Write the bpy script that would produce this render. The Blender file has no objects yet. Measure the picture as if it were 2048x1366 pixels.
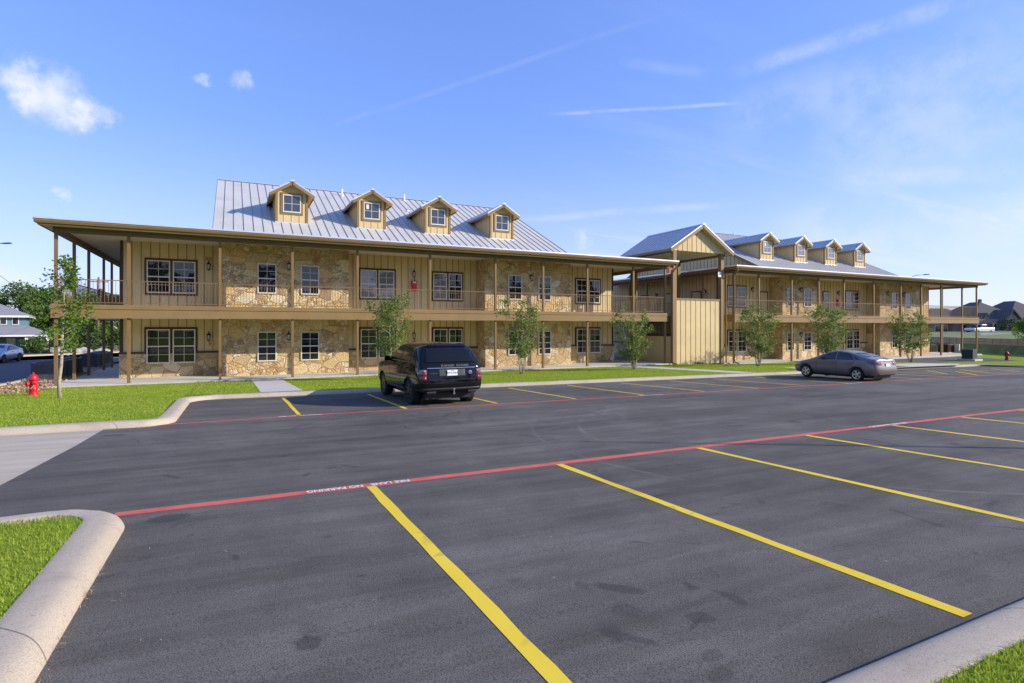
import bpy, bmesh, math, random
import numpy as np
from mathutils import Vector, Matrix, geometry
from mathutils.bvhtree import BVHTree

C = bpy.context.scene
COL = C.collection
rad = math.radians
random.seed(7)

# ------------------------------------------------------------------ camera, light, exposure
CAM_Z = 2.59
YAW = rad(63.59)                     # direction of view measured from the facade's own axis
cam_data = bpy.data.cameras.new('camera')
cam = bpy.data.objects.new('camera', cam_data); COL.objects.link(cam)
cam.location = (0, 0, CAM_Z)
cam.rotation_euler = (rad(90), 0, YAW - rad(90))
cam_data.sensor_width = 36.0
cam_data.lens = 36.0 * 1122.0 / 2048.0
cam_data.shift_y = (655.0 - 683.0) / 2048.0
cam_data.clip_end = 4000
cam_data.clip_start = 0.05
C.camera = cam

SUN_EL = rad(24.0)
SUN_V = Vector((0.841 * math.cos(SUN_EL), -0.542 * math.cos(SUN_EL), math.sin(SUN_EL)))
sun_data = bpy.data.lights.new('sun', 'SUN')
sun_data.energy = 3.05
sun_data.angle = rad(0.5)
sun_data.color = (1.0, 0.91, 0.77)
sun = bpy.data.objects.new('sun', sun_data); COL.objects.link(sun)
sun.rotation_euler = SUN_V.to_track_quat('Z', 'Y').to_euler()
sun.location = (40, -30, 40)

world = bpy.data.worlds.new('World'); C.world = world
world.use_nodes = True


def setup_world():
    nt = world.node_tree
    nt.nodes.clear()
    N = nt.nodes.new; L = nt.links.new
    out = N('ShaderNodeOutputWorld'); bg = N('ShaderNodeBackground')
    bg.inputs['Strength'].default_value = 0.15
    sky = N('ShaderNodeTexSky'); sky.sky_type = 'NISHITA'; sky.sun_disc = False
    sky.sun_elevation = SUN_EL
    sky.sun_rotation = math.atan2(SUN_V.x, SUN_V.y)
    sky.air_density = 1.0; sky.dust_density = 0.4; sky.ozone_density = 5.0
    tc = N('ShaderNodeTexCoord')
    def math_(op, a, b=None, c=None):
        n = N('ShaderNodeMath'); n.operation = op
        for i, v in enumerate((a, b, c)):
            if v is None: continue
            if isinstance(v, (int, float)): n.inputs[i].default_value = v
            else: L(v, n.inputs[i])
        return n.outputs[0]
    def ramp(v, a, b):
        n = N('ShaderNodeMapRange'); n.interpolation_type = 'SMOOTHSTEP'
        n.inputs['From Min'].default_value = a; n.inputs['From Max'].default_value = b
        L(v, n.inputs['Value']); return n.outputs['Result']
    sep = N('ShaderNodeSeparateXYZ'); L(tc.outputs['Generated'], sep.inputs[0])
    zz = math_('ADD', math_('MAXIMUM', sep.outputs[2], 0.0), 0.12)
    px = math_('DIVIDE', sep.outputs[0], zz); py = math_('DIVIDE', sep.outputs[1], zz)
    cmb = N('ShaderNodeCombineXYZ'); L(px, cmb.inputs[0]); L(py, cmb.inputs[1])
    def noise(vec, scale, detail=6, rough=0.6, stretch=None, rot=0.0, off=(0, 0, 0)):
        m = N('ShaderNodeMapping'); L(vec, m.inputs['Vector'])
        m.inputs['Rotation'].default_value = (0, 0, rot); m.inputs['Location'].default_value = off
        if stretch: m.inputs['Scale'].default_value = stretch
        n = N('ShaderNodeTexNoise'); n.inputs['Scale'].default_value = scale
        n.inputs['Detail'].default_value = detail; n.inputs['Roughness'].default_value = rough
        L(m.outputs[0], n.inputs['Vector']); return n.outputs['Fac']
    def pixdir(a, b):
        F = Vector((math.cos(YAW), math.sin(YAW), 0)); R = Vector((math.sin(YAW), -math.cos(YAW), 0))
        return (F + R * a + Vector((0, 0, b))).normalized()
    def dist_to(d):
        v = N('ShaderNodeVectorMath'); v.operation = 'DISTANCE'
        L(tc.outputs['Generated'], v.inputs[0]); v.inputs[1].default_value = d
        return v.outputs['Value']
    # small cumulus, high over the left end of the roof: a few overlapping puffs with a broken edge
    nz = noise(tc.outputs['Generated'], 13, 8, 0.66)
    nz2 = noise(tc.outputs['Generated'], 30, 8, 0.7)
    wob = math_('ADD', math_('MULTIPLY', math_('SUBTRACT', nz, 0.5), 0.085), math_('MULTIPLY', math_('SUBTRACT', nz2, 0.5), 0.05))
    cum = None
    for (u, v, r) in ((60, 168, .030), (108, 195, .040), (160, 213, .024), (65, 190, .027), (205, 225, .012), (407, 158, .010), (478, 165, .014), (1165, 470, .020), (128, 392, .008), (100, 230, .018)):
        dd = math_('ADD', dist_to(pixdir((u - 1024) / 1122., (655 - v) / 1122.)), wob)
        q = ramp(dd, r * 1.22, -r * 0.10)
        if r < .021 : q = math_('MULTIPLY', q, 0.38)
        cum = q if cum is None else math_('MAXIMUM', cum, q)
    # cirrus streaks
    ang = rad(33)
    ci = noise(cmb.outputs[0], 1.0, 9, 0.62, stretch=(0.5, 2.4, 1), rot=ang)
    ci2 = noise(cmb.outputs[0], 0.35, 4, 0.5, off=(3.3, 1.2, 0))
    right = ramp(math_('ADD', math_('MULTIPLY', sep.outputs[0], .84), math_('MULTIPLY', sep.outputs[1], -.30)), 0.0, 0.62)
    cir = math_('MULTIPLY', math_('MULTIPLY', ramp(ci, 0.47, 0.80), ramp(ci2, 0.36, 0.62)), math_('ADD', math_('MULTIPLY', right, 0.85), 0.10))
    # fuzzy contrails: bands along great circles
    def trail(p0, p1, width, amp, nscale, soft=0.5):
        d0 = pixdir((p0[0] - 1024) / 1122., (655 - p0[1]) / 1122.); d1 = pixdir((p1[0] - 1024) / 1122., (655 - p1[1]) / 1122.)
        nrm = d0.cross(d1).normalized(); mid = (d0 + d1).normalized(); half = (d0 - d1).length / 2
        v = N('ShaderNodeVectorMath'); v.operation = 'DOT_PRODUCT'
        L(tc.outputs['Generated'], v.inputs[0]); v.inputs[1].default_value = nrm
        w = math_('ABSOLUTE', math_('ADD', v.outputs['Value'], math_('MULTIPLY', math_('SUBTRACT', noise(tc.outputs['Generated'], nscale, 5, .6), .5), width * 1.4)))
        band = ramp(w, width, width * 0.1)
        along = ramp(dist_to(mid), half, half * 0.55)
        n2 = ramp(noise(tc.outputs['Generated'], nscale * 1.7, 6, .65), .3, .65)
        return math_('MULTIPLY', math_('MULTIPLY', math_('MULTIPLY', band, along), n2), amp)
    for t in (((1440, 155), (2060, -40), .018, .36, 8), ((1080, 231), (1530, 203), .0045, .35, 12),
              ((1400, 250), (2100, 60), .05, .28, 7), ((1000, 440), (1500, 405), .010, .28, 8), ((1640, 365), (2100, 335), .02, .38, 6),
              ((520, 300), (1400, 5), .006, .09, 7), ((1230, 120), (1430, 150), .012, .16, 8),
              ((1600, 330), (2300, 60), .11, .38, 5), ((1500, 480), (2300, 420), .07, .30, 6), ((-60, 520), (110, 590), .02, .45, 9)):
        cir = math_('ADD', cir, trail(*t))
    # thin white veil low down
    low = math_('MULTIPLY', ramp(sep.outputs[2], 0.34, 0.0), 0.36)
    m_all = math_('MINIMUM', math_('ADD', math_('MAXIMUM', math_('MULTIPLY', cum, .95), math_('MULTIPLY', cir, 0.75)), low), 0.95)
    hue = N('ShaderNodeHueSaturation'); L(sky.outputs[0], hue.inputs['Color'])
    hue.inputs['Saturation'].default_value = 1.12; hue.inputs['Value'].default_value = 1.0
    tint = N('ShaderNodeMix'); tint.data_type = 'RGBA'; tint.blend_type = 'MULTIPLY'; tint.inputs[0].default_value = 1
    L(hue.outputs[0], tint.inputs[6]); tint.inputs[7].default_value = (.30, .30, .30, 1)
    gam = N('ShaderNodeGamma'); gam.inputs['Gamma'].default_value = .60; L(tint.outputs[2], gam.inputs['Color'])
    flat = N('ShaderNodeMix'); flat.data_type = 'RGBA'; flat.blend_type = 'MULTIPLY'; flat.inputs[0].default_value = 1
    L(gam.outputs[0], flat.inputs[6]); flat.inputs[7].default_value = (2.18, 2.2, 3.4, 1)
    mix = N('ShaderNodeMix'); mix.data_type = 'RGBA'
    L(m_all, mix.inputs[0]); L(flat.outputs[2], mix.inputs[6]); mix.inputs[7].default_value = (3.0, 3.12, 3.4, 1)
    L(mix.outputs[2], bg.inputs['Color']); L(bg.outputs[0], out.inputs[0])


setup_world()
C.view_settings.view_transform = 'Standard'
C.view_settings.look = 'None'
C.view_settings.exposure = 1.0
C.view_settings.gamma = 1.0
C.cycles.max_bounces = 6
C.cycles.transparent_max_bounces = 8
C.cycles.caustics_reflective = False
C.cycles.caustics_refractive = False

# ------------------------------------------------------------------ materials
MATS = {}


class NT:
    def __init__(s, name):
        s.m = bpy.data.materials.new(name); s.m.use_nodes = True
        s.nt = s.m.node_tree; s.b = s.nt.nodes['Principled BSDF']
        s._tc = None
    def N(s, t): return s.nt.nodes.new(t)
    def L(s, a, b): s.nt.links.new(a, b)
    def obj(s):
        if s._tc is None: s._tc = s.N('ShaderNodeNewGeometry')
        return s._tc.outputs['Position']
    def island(s):
        s.obj(); return s._tc.outputs['Random Per Island']
    def mapping(s, scale=(1, 1, 1), rot=(0, 0, 0), vec=None, loc=(0, 0, 0)):
        n = s.N('ShaderNodeMapping'); n.inputs['Scale'].default_value = scale; n.inputs['Rotation'].default_value = rot; n.inputs['Location'].default_value = loc
        s.L(vec or s.obj(), n.inputs['Vector']); return n.outputs[0]
    def noise(s, scale, detail=4, rough=.55, vec=None, dist=0.0):
        n = s.N('ShaderNodeTexNoise'); n.inputs['Scale'].default_value = scale; n.inputs['Detail'].default_value = detail
        n.inputs['Roughness'].default_value = rough; n.inputs['Distortion'].default_value = dist
        s.L(vec or s.obj(), n.inputs['Vector']); return n.outputs['Fac']
    def ramp(s, v, stops):
        n = s.N('ShaderNodeValToRGB'); cr = n.color_ramp
        while len(cr.elements) < len(stops): cr.elements.new(.5)
        for e, (p, c) in zip(cr.elements, stops):
            e.position = p; e.color = (c[0], c[1], c[2], 1) if not isinstance(c, (int, float)) else (c, c, c, 1)
        s.L(v, n.inputs[0]); return n.outputs[0]
    def mix(s, f, a, b, mode='MIX'):
        n = s.N('ShaderNodeMix'); n.data_type = 'RGBA'; n.blend_type = mode
        if isinstance(f, (int, float)): n.inputs[0].default_value = f
        else: s.L(f, n.inputs[0])
        for i, v in ((6, a), (7, b)):
            if isinstance(v, tuple): n.inputs[i].default_value = (v[0], v[1], v[2], 1)
            else: s.L(v, n.inputs[i])
        return n.outputs[2]
    def math(s, op, a, b=0.0, c=None):
        n = s.N('ShaderNodeMath'); n.operation = op
        for i, v in enumerate((a, b, c)):
            if v is None: continue
            if isinstance(v, (int, float)): n.inputs[i].default_value = v
            else: s.L(v, n.inputs[i])
        return n.outputs[0]
    def sep(s):
        n = s.N('ShaderNodeSeparateXYZ'); s.L(s.obj(), n.inputs[0]); return n.outputs
    def bump(s, h, strength=.3, dist=.02):
        n = s.N('ShaderNodeBump'); n.inputs['Strength'].default_value = strength; n.inputs['Distance'].default_value = dist
        s.L(h, n.inputs['Height']); s.L(n.outputs[0], s.b.inputs['Normal'])
    def base(s, c):
        if isinstance(c, tuple): s.b.inputs['Base Color'].default_value = (c[0], c[1], c[2], 1)
        else: s.L(c, s.b.inputs['Base Color'])
    def set(s, **k):
        for a, v in k.items():
            a = {'rough': 'Roughness', 'metal': 'Metallic', 'spec': 'Specular IOR Level', 'coat': 'Coat Weight', 'ior': 'IOR', 'coatr': 'Coat Roughness'}[a]
            if isinstance(v, (int, float)): s.b.inputs[a].default_value = v
            else: s.L(v, s.b.inputs[a])


def plain(name, c, rough=.6, metal=0.0, var=0.12, scale=3.0, spec=.4, coat=0, bump=0.0, bscale=60):
    n = NT(name)
    f = n.noise(scale, 5, .6)
    n.base(n.mix(n.ramp(f, [(.3, 0.0), (.7, 1.0)]), tuple(x * (1 - var) for x in c), tuple(min(1, x * (1 + var)) for x in c)))
    n.set(rough=rough, metal=metal, spec=spec, coat=coat)
    if bump: n.bump(n.noise(bscale, 3), bump, .01)
    MATS[name] = n.m
    return n.m


def make_materials():
    plain('siding', (.64, .497, .262), .75, var=.07, scale=1.2, spec=.25, bump=.15, bscale=40)
    plain('batten_shade', (.33, .235, .12), .75, var=.08, scale=1.2, spec=.25)  # darker than the siding to put the battens' shadow lines into the colour
    plain('brown_paint', (.205, .128, .054), .6, var=.08, scale=2, spec=.3)
    plain('brown_fascia', (.255, .162, .066), .6, var=.09, scale=1.5, spec=.3)
    plain('dark_trim', (.068, .040, .021), .6, var=.1, spec=.3)
    plain('dark_beam', (.165, .115, .072), .6, var=.1, spec=.3)
    plain('soffit', (.62, .52, .39), .8, var=.05, spec=.2)
    plain('ceiling_white', (.80, .74, .64), .8, var=.05, spec=.2)
    plain('window_white', (.70, .63, .50), .5, var=.03)
    plain('gutter_metal', (.74, .75, .77), .35, metal=.5, var=.05)
    plain('black_iron', (.012, .011, .010), .45, var=.2)
    plain('lamp_glass', (.55, .53, .48), .15, var=.1)
    plain('red_paint', (.56, .012, .018), .32, var=.12, scale=9, spec=.5)
    plain('dark_red_paint', (.30, .015, .018), .4, var=.15, scale=9)
    plain('red_line', (.62, .115, .080), .75, var=.16, scale=4)
    plain('white_paint', (.78, .77, .74), .7, var=.08, scale=5)
    plain('sign_orange', (.62, .36, .13), .6, var=.05)
    plain('sign_red', (.42, .07, .03), .6, var=.05)
    plain('chrome', (.75, .75, .76), .12, metal=1.0, var=.02)
    plain('alloy', (.55, .56, .58), .28, metal=.9, var=.05)
    plain('rubber', (.018, .018, .018), .85, var=.2, scale=20)
    plain('plastic_black', (.015, .015, .016), .5, var=.1)
    plain('car_black', (.005, .005, .005), .055, var=.03, spec=.35, coat=.0)
    plain('rim_black', (.014, .014, .016), .3, var=.05, metal=.3)
    n = plain('car_grey', (.185, .155, .132), .34, metal=.35, var=.04, spec=.4, coat=.5)
    plain('car_silver', (.42, .43, .47), .3, metal=.55, var=.03, coat=.8)
    plain('car_white', (.72, .73, .75), .3, var=.03, coat=.6)
    plain('tail_red', (.17, .012, .014), .10, var=.15, scale=30, coat=1)
    plain('tail_clear', (.20, .12, .12), .10, var=.1, scale=30, coat=1)
    plain('plate', (.80, .80, .80), .5, var=.02)
    plain('plate_ink', (.03, .035, .07), .5, var=.02)
    plain('steel_dark', (.095, .10, .112), .55, metal=.2, var=.2, scale=6)
    plain('grille_black', (.045, .048, .054), .6, var=.2)
    plain('steel_beige', (.42, .36, .31), .55, var=.1)
    plain('box_green', (.030, .045, .034), .55, var=.2, scale=4)
    plain('box_green_light', (.17, .19, .15), .55, var=.5, scale=6)
    plain('teal_siding', (.115, .225, .285), .7, var=.08)
    plain('shingle_grey', (.23, .23, .25), .9, var=.15, scale=8)
    plain('shingle_brown', (.105, .094, .088), .9, var=.25, scale=5)
    plain('brick_tan', (.30, .225, .17), .85, var=.2, scale=7)
    plain('stone_pale', (.36, .32, .28), .85, var=.4, scale=5)
    plain('house_white', (.72, .70, .66), .6, var=.05)
    plain('lamp_steel', (.09, .10, .11), .45, metal=.5, var=.1)
    plain('wood_pole', (.16, .12, .09), .85, var=.3, scale=5)
    plain('bark_pale', (.34, .30, .23), .85, var=.3, scale=14)
    plain('bark_dark', (.10, .08, .06), .9, var=.3, scale=8)
    plain('dirt', (.36, .235, .14), .95, var=.35, scale=2.5, bump=.8, bscale=6)
    plain('rock_pale', (.36, .33, .29), .9, var=.3, scale=4)
    plain('tactile', (.19, .075, .055), .8, var=.1, bump=.5, bscale=90)
    plain('hill_grass', (.155, .185, .055), .95, var=.4, scale=.6)
    plain('ground_far', (.12, .14, .05), .95, var=.4, scale=.3)
    plain('straw', (.46, .34, .17), .9, var=.3, scale=20)

    n = NT('glass_window')
    n.base((.014, .016, .018)); n.set(rough=.02, spec=.7)
    w = n.noise(1.6, 2, .5); n.bump(w, .05, .06)
    MATS['glass_window'] = n.m
    n = NT('glass_dormer')
    n.base((.045, .060, .075)); n.set(rough=.08, spec=.8)
    MATS['glass_dormer'] = n.m
    n = NT('glass_blind')                                  # pane with a closed pale blind right behind it
    sp = n.sep()
    fr = n.math('FRACT', n.math('MULTIPLY', sp[2], 18.0))
    n.base(n.mix(n.ramp(fr, [(.0, 0.0), (.25, 1.0)]), (.085, .092, .11), (.17, .185, .215))); n.set(rough=.03, spec=.9)
    MATS['glass_blind'] = n.m
    n = NT('car_glass')
    n.base((.006, .006, .006)); n.set(rough=.04, spec=.45)
    MATS['car_glass'] = n.m
    n = NT('car_glass_grey')
    n.base((.018, .020, .022)); n.set(rough=.03, spec=.7)
    MATS['car_glass_grey'] = n.m

    # standing seam steel
    n = NT('steel_roof')
    f = n.noise(.8, 5, .6); g = n.noise(14, 3, .6)
    n.base(n.mix(n.ramp(f, [(.3, 0.), (.7, 1.)]), (.46, .45, .415), (.54, .53, .495)))
    n.set(metal=.0, rough=n.ramp(g, [(.3, .45), (.7, .60)]), spec=.4)
    n.bump(n.noise(2.2, 2, .5), .12, .03)
    MATS['steel_roof'] = n.m
    plain('steel_seam', (.36, .365, .37), .5, metal=.15, var=.1)

    # flagstone veneer: big irregular slabs with thin mortar
    n = NT('flagstone')
    wv = n.mapping((1.6, 1.6, 1.85), (0.0, 0.0, 0.0))
    nd = n.N('ShaderNodeTexNoise'); nd.inputs['Scale'].default_value = 3.2; nd.inputs['Detail'].default_value = 5
    n.L(wv, nd.inputs['Vector'])
    wob = n.mix(.20, wv, nd.outputs['Color'], 'ADD')
    vor = n.N('ShaderNodeTexVoronoi'); vor.inputs['Scale'].default_value = 1.0; vor.inputs['Randomness'].default_value = 1.0
    n.L(wob, vor.inputs['Vector'])
    ve = n.N('ShaderNodeTexVoronoi'); ve.feature = 'DISTANCE_TO_EDGE'; ve.inputs['Scale'].default_value = 1.0
    n.L(wob, ve.inputs['Vector'])
    sc = n.N('ShaderNodeSeparateColor'); n.L(vor.outputs['Color'], sc.inputs[0])
    # second, smaller stones fill half of the slabs
    vs = n.N('ShaderNodeTexVoronoi'); vs.inputs['Scale'].default_value = 2.6; n.L(wob, vs.inputs['Vector'])
    vse = n.N('ShaderNodeTexVoronoi'); vse.feature = 'DISTANCE_TO_EDGE'; vse.inputs['Scale'].default_value = 2.6; n.L(wob, vse.inputs['Vector'])
    sc2 = n.N('ShaderNodeSeparateColor'); n.L(vs.outputs['Color'], sc2.inputs[0])
    pick = n.math('GREATER_THAN', sc.outputs[1], .50)
    idv = n.mix(pick, sc.outputs[0], sc2.outputs[0])
    pal = n.ramp(idv, [(0.0, (.68, .49, .22)), (.14, (.50, .355, .19)), (.28, (.76, .60, .33)), (.40, (.70, .46, .18)), (.50, (.80, .71, .50)), (.60, (.55, .40, .21)), (.71, (.30, .19, .115)), (.76, (.72, .57, .32)), (.90, (.53, .31, .13)), (.96, (.80, .73, .55))])
    pal.node.color_ramp.interpolation = 'CONSTANT'
    f1 = n.noise(3.2, 8, .72, dist=.6); f2 = n.noise(19, 6, .7)
    col = n.mix(n.ramp(f1, [(.36, .0), (.68, .55)]), pal, (.70, .53, .27))
    col = n.mix(n.ramp(f2, [(.40, .6), (.56, .0)]), col, (.26, .165, .085))
    stain = n.noise(.9, 4, .6)
    col = n.mix(n.ramp(stain, [(.55, .0), (.72, .25)]), col, (.30, .20, .12))
    e1 = n.math('MULTIPLY', ve.outputs['Distance'], 1.0); e2 = n.mix(pick, (1, 1, 1), vse.outputs['Distance'])
    e2b = n.math('MULTIPLY', e2, .55)
    edge = n.math('MINIMUM', e1, e2b)
    mort = n.ramp(edge, [(.006, 1.0), (.030, 0.0)])
    col = n.mix(n.math('MULTIPLY', mort, .45), col, (.34, .24, .14))
    n.base(col); n.set(rough=.9, spec=.2)
    h = n.math('ADD', n.math('MULTIPLY', n.ramp(edge, [(.0, 0.0), (.05, 1.0)]), 1.0), n.math('MULTIPLY', f2, .9))
    n.bump(h, .85, .05)
    MATS['flagstone'] = n.m

    # fresh sealed asphalt
    n = NT('asphalt')
    big = n.noise(.22, 5, .6); mid = n.noise(1.4, 6, .65)
    st = n.noise(1.0, 5, .6, vec=n.mapping((.14, 1.25, 1), (0, 0, rad(-4))), dist=.6)
    st2 = n.noise(1.0, 6, .65, vec=n.mapping((.5, 5.0, 1), (0, 0, rad(7))), dist=.4)
    fine = n.noise(95, 2, .7); grit = n.noise(210, 2, .8)
    v = n.math('ADD', n.math('MULTIPLY', big, .30), n.math('ADD', n.math('MULTIPLY', mid, .24), n.math('ADD', n.math('MULTIPLY', st, .34), n.math('MULTIPLY', st2, .22))))
    col = n.ramp(v, [(.42, (.070, .061, .048)), (.51, (.116, .103, .084)), (.58, (.152, .138, .115)), (.68, (.215, .197, .168))])
    scuff = n.noise(1.1, 3, .5, dist=2.2)
    col = n.mix(n.ramp(scuff, [(.66, 0.0), (.72, .45)]), col, (.024, .024, .027))
    col = n.mix(n.ramp(fine, [(.40, .65), (.53, 0.0)]), col, (.034, .031, .028))
    col = n.mix(n.ramp(grit, [(.60, 0.0), (.72, .5)]), col, (.26, .25, .24))
    # scattered pale debris specks
    sp = n.N('ShaderNodeTexVoronoi'); sp.inputs['Scale'].default_value = 1.5; n.L(n.obj(), sp.inputs['Vector'])
    col = n.mix(n.ramp(sp.outputs['Distance'], [(.012, .8), (.022, .0)]), col, (.35, .30, .20))
    def near(cx, cy, rx, ry, rot):          # soft-edged ellipse on the ground
        m_ = n.N('ShaderNodeMapping'); m_.vector_type = 'TEXTURE'; m_.inputs['Location'].default_value = (cx, cy, 0); m_.inputs['Rotation'].default_value = (0, 0, rot); m_.inputs['Scale'].default_value = (rx, ry, 1000)
        n.L(n.obj(), m_.inputs['Vector']); ln = n.N('ShaderNodeVectorMath'); ln.operation = 'LENGTH'; n.L(m_.outputs[0], ln.inputs[0]); return ln.outputs['Value']
    rub = n.noise(26, 4, .7); rubm = n.math('MULTIPLY', n.math('SUBTRACT', rub, .5), 1.1)
    for (cx, cy, rx, ry, rot, amp) in ((.40, 3.55, .085, .10, .1, .62), (.42, 3.72, .07, .10, .1, .25), (2.52, 3.30, .07, .22, .75, .5), (2.35, 3.02, .10, .12, .5, .35), (2.72, 2.72, .085, .11, .9, .45), (2.35, 2.2, .1, .06, .3, .35), (2.45, 2.36, .09, .06, .3, .35), (1.2, 4.3, .5, .6, .3, .22), (3.4, 12.5, 1.2, .35, .1, .3), (6.2, 10.2, 1.6, .3, -.1, .3), (-.6, 6.75, .22, .16, .2, .6)):
        q = n.math('ADD', near(cx, cy, rx, ry, rot), rubm)
        col = n.mix(n.math('MULTIPLY', n.ramp(q, [(.78, 1.0), (1.0, 0.0)]), amp * .8), col, (.024, .023, .022))
    fade = n.noise(.8, 3, .6)
    for (cx, cy, r, w, amp, cc) in ((11.0, 7.5, 5.1, .045, .30, (.30, .295, .29)), (11.0, 7.5, 6.1, .06, .16, (.30, .295, .29)), (2.6, 12.0, 1.25, .07, .4, (.03, .03, .03)), (2.8, 12.1, 1.75, .09, .32, (.03, .03, .03)), (6.3, 12.1, 1.9, .10, .30, (.03, .03, .03)), (6.1, 12.3, 2.7, .08, .22, (.22, .215, .21)), (9.0, 11.0, 4.2, .10, .25, (.03, .03, .03)), (4.0, 16.0, 6.2, .08, .24, (.20, .195, .19)), (16.0, 12.0, 3.4, .12, .25, (.03, .03, .03)), (20.0, 4.0, 9.0, .10, .25, (.03, .03, .03))):
        v_ = n.N('ShaderNodeVectorMath'); v_.operation = 'DISTANCE'; s_ = n.N('ShaderNodeVectorMath'); s_.operation = 'MULTIPLY'; n.L(n.obj(), s_.inputs[0]); s_.inputs[1].default_value = (1, 1, 0); n.L(s_.outputs[0], v_.inputs[0]); v_.inputs[1].default_value = (cx, cy, 0)
        dd = n.math('DIVIDE', n.math('ABSOLUTE', n.math('SUBTRACT', v_.outputs['Value'], r)), w)
        col = n.mix(n.math('MULTIPLY', n.math('MULTIPLY', n.ramp(dd, [(.3, 1.0), (1.0, 0.0)]), n.ramp(fade, [(.42, 0.0), (.6, 1.0)])), amp), col, cc)
    n.base(col)
    n.set(rough=n.ramp(mid, [(.3, .74), (.7, .90)]), spec=.22)
    n.bump(n.math('ADD', fine, n.math('MULTIPLY', grit, .6)), .55, .008)
    MATS['asphalt'] = n.m

    n = NT('asphalt_old')
    st = n.noise(1.0, 6, .65, vec=n.mapping((.3, 1.0, 1), (0, 0, rad(40))), dist=.5)
    n.base(n.mix(n.ramp(n.noise(120, 2), [(.35, .3), (.6, 0.)]), n.ramp(st, [(.35, (.085, .085, .088)), (.65, (.14, .138, .136))]), (.04, .04, .04)))
    n.set(rough=.85, spec=.3)
    MATS['asphalt_old'] = n.m

    n = NT('apron_concrete')
    st = n.noise(1.0, 7, .68, vec=n.mapping((.5, 2.6, 1), (0, 0, rad(12))), dist=.5)
    g = n.noise(130, 2, .7)
    n.base(n.mix(n.ramp(g, [(.35, .35), (.6, 0.)]), n.ramp(st, [(.3, (.40, .335, .25)), (.55, (.50, .425, .325)), (.7, (.58, .50, .39))]), (.24, .195, .145)))
    n.set(rough=.9, spec=.25); n.bump(g, .3, .006)
    MATS['apron_concrete'] = n.m

    # kerb and slab concrete, with a thin joint every ten feet
    for nm, cc, jx in (('kerb_concrete', (.51, .43, .325), True), ('slab_concrete', (.64, .59, .50), False)):
        n = NT(nm)
        big = n.noise(.9, 5, .6); g = n.noise(110, 3, .75); pit = n.noise(42, 3, .6)
        col = n.mix(n.ramp(big, [(.3, 0.), (.7, 1.)]), tuple(x * .86 for x in cc), tuple(x * 1.08 for x in cc))
        col = n.mix(n.ramp(g, [(.38, .6), (.54, 0.)]), col, tuple(x * .5 for x in cc))
        col = n.mix(n.ramp(pit, [(.62, 0.0), (.70, .6)]), col, (.20, .16, .12))
        col = n.mix(n.ramp(n.noise(2.6, 6, .7, dist=.8), [(.52, 0.), (.70, .45)]), col, tuple(x * .58 for x in cc))
        if jx:
            s = n.sep()
            j = n.math('LESS_THAN', n.math('FRACT', n.math('DIVIDE', n.math('ADD', s[0], n.math('MULTIPLY', s[1], 1.0)), 3.05)), .0045)
            col = n.mix(n.math('MULTIPLY', j, .8), col, (.10, .085, .07))
        n.base(col); n.set(rough=.88, spec=.25); n.bump(g, .35, .006)
        MATS[nm] = n.m

    n = NT('yellow_paint')
    wear = n.noise(7, 8, .75); g = n.noise(90, 3, .8)
    col = n.mix(n.ramp(g, [(.3, .35), (.45, 0.)]), n.mix(n.ramp(n.noise(.7, 3), [(.3, 0.), (.7, 1.)]), (.76, .53, .018), (.82, .60, .050)), (.54, .37, .02))
    col = n.mix(n.ramp(wear, [(.64, 0.), (.74, .7)]), col, (.16, .13, .06))
    col = n.mix(n.ramp(n.noise(1.3, 3, .5, dist=2.0), [(.60, 0.), (.70, .35)]), col, (.16, .13, .07))
    n.base(col); n.set(rough=.7, spec=.3); n.bump(g, .3, .004)
    MATS['yellow_paint'] = n.m

    n = NT('lawn')
    a = n.noise(.5, 5, .6); b = n.noise(9, 5, .7); c = n.noise(55, 3, .7)
    col = n.ramp(a, [(.3, (.21, .30, .026)), (.55, (.28, .37, .030)), (.75, (.34, .40, .042))])
    col = n.mix(n.ramp(b, [(.35, .55), (.6, 0.)]), col, (.075, .15, .014))
    col = n.mix(n.ramp(c, [(.55, 0.), (.75, .5)]), col, (.27, .33, .06))
    n.base(col); n.set(rough=.95, spec=.1); n.bump(n.math('ADD', b, c), .8, .03)
    MATS['lawn'] = n.m

    def leafy(name, stops, transl=.35, rough=.6):
        n = NT(name)
        isl = n.island(); col = n.ramp(isl, stops)
        big = n.noise(.45, 3, .5)
        col = n.mix(n.ramp(big, [(.35, 0.), (.7, .45)]), col, stops[0][1])
        n.base(col); n.set(rough=rough, spec=.25)
        tr = n.N('ShaderNodeBsdfTranslucent'); n.L(col, tr.inputs['Color'])
        mx = n.N('ShaderNodeMixShader'); mx.inputs[0].default_value = transl
        n.L(n.b.outputs[0], mx.inputs[1]); n.L(tr.outputs[0], mx.inputs[2])
        n.L(mx.outputs[0], n.nt.nodes['Material Output'].inputs[0])
        MATS[name] = n.m
    leafy('grass_blade', [(0, (.22, .32, .024)), (.45, (.37, .46, .034)), (.8, (.46, .52, .058)), (1, (.56, .54, .18))], .45)
    leafy('leaf_sapling', [(0, (.095, .155, .030)), (.5, (.19, .26, .055)), (.85, (.30, .355, .08)), (1, (.50, .49, .17))], .45)
    leafy('leaf_bright', [(0, (.085, .17, .022)), (.5, (.15, .25, .035)), (.9, (.22, .31, .045)), (1, (.52, .46, .04))], .4)
    leafy('leaf_mid', [(0, (.075, .145, .022)), (.5, (.12, .205, .034)), (.9, (.175, .255, .048)), (1, (.24, .29, .07))], .35)
    leafy('leaf_dark', [(0, (.030, .055, .018)), (.5, (.05, .085, .024)), (1, (.09, .12, .04))], .25)
    leafy('mulch_chip', [(0, (.22, .13, .065)), (.5, (.44, .29, .15)), (.85, (.58, .42, .23)), (1, (.70, .57, .38))], .0, .9)
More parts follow.
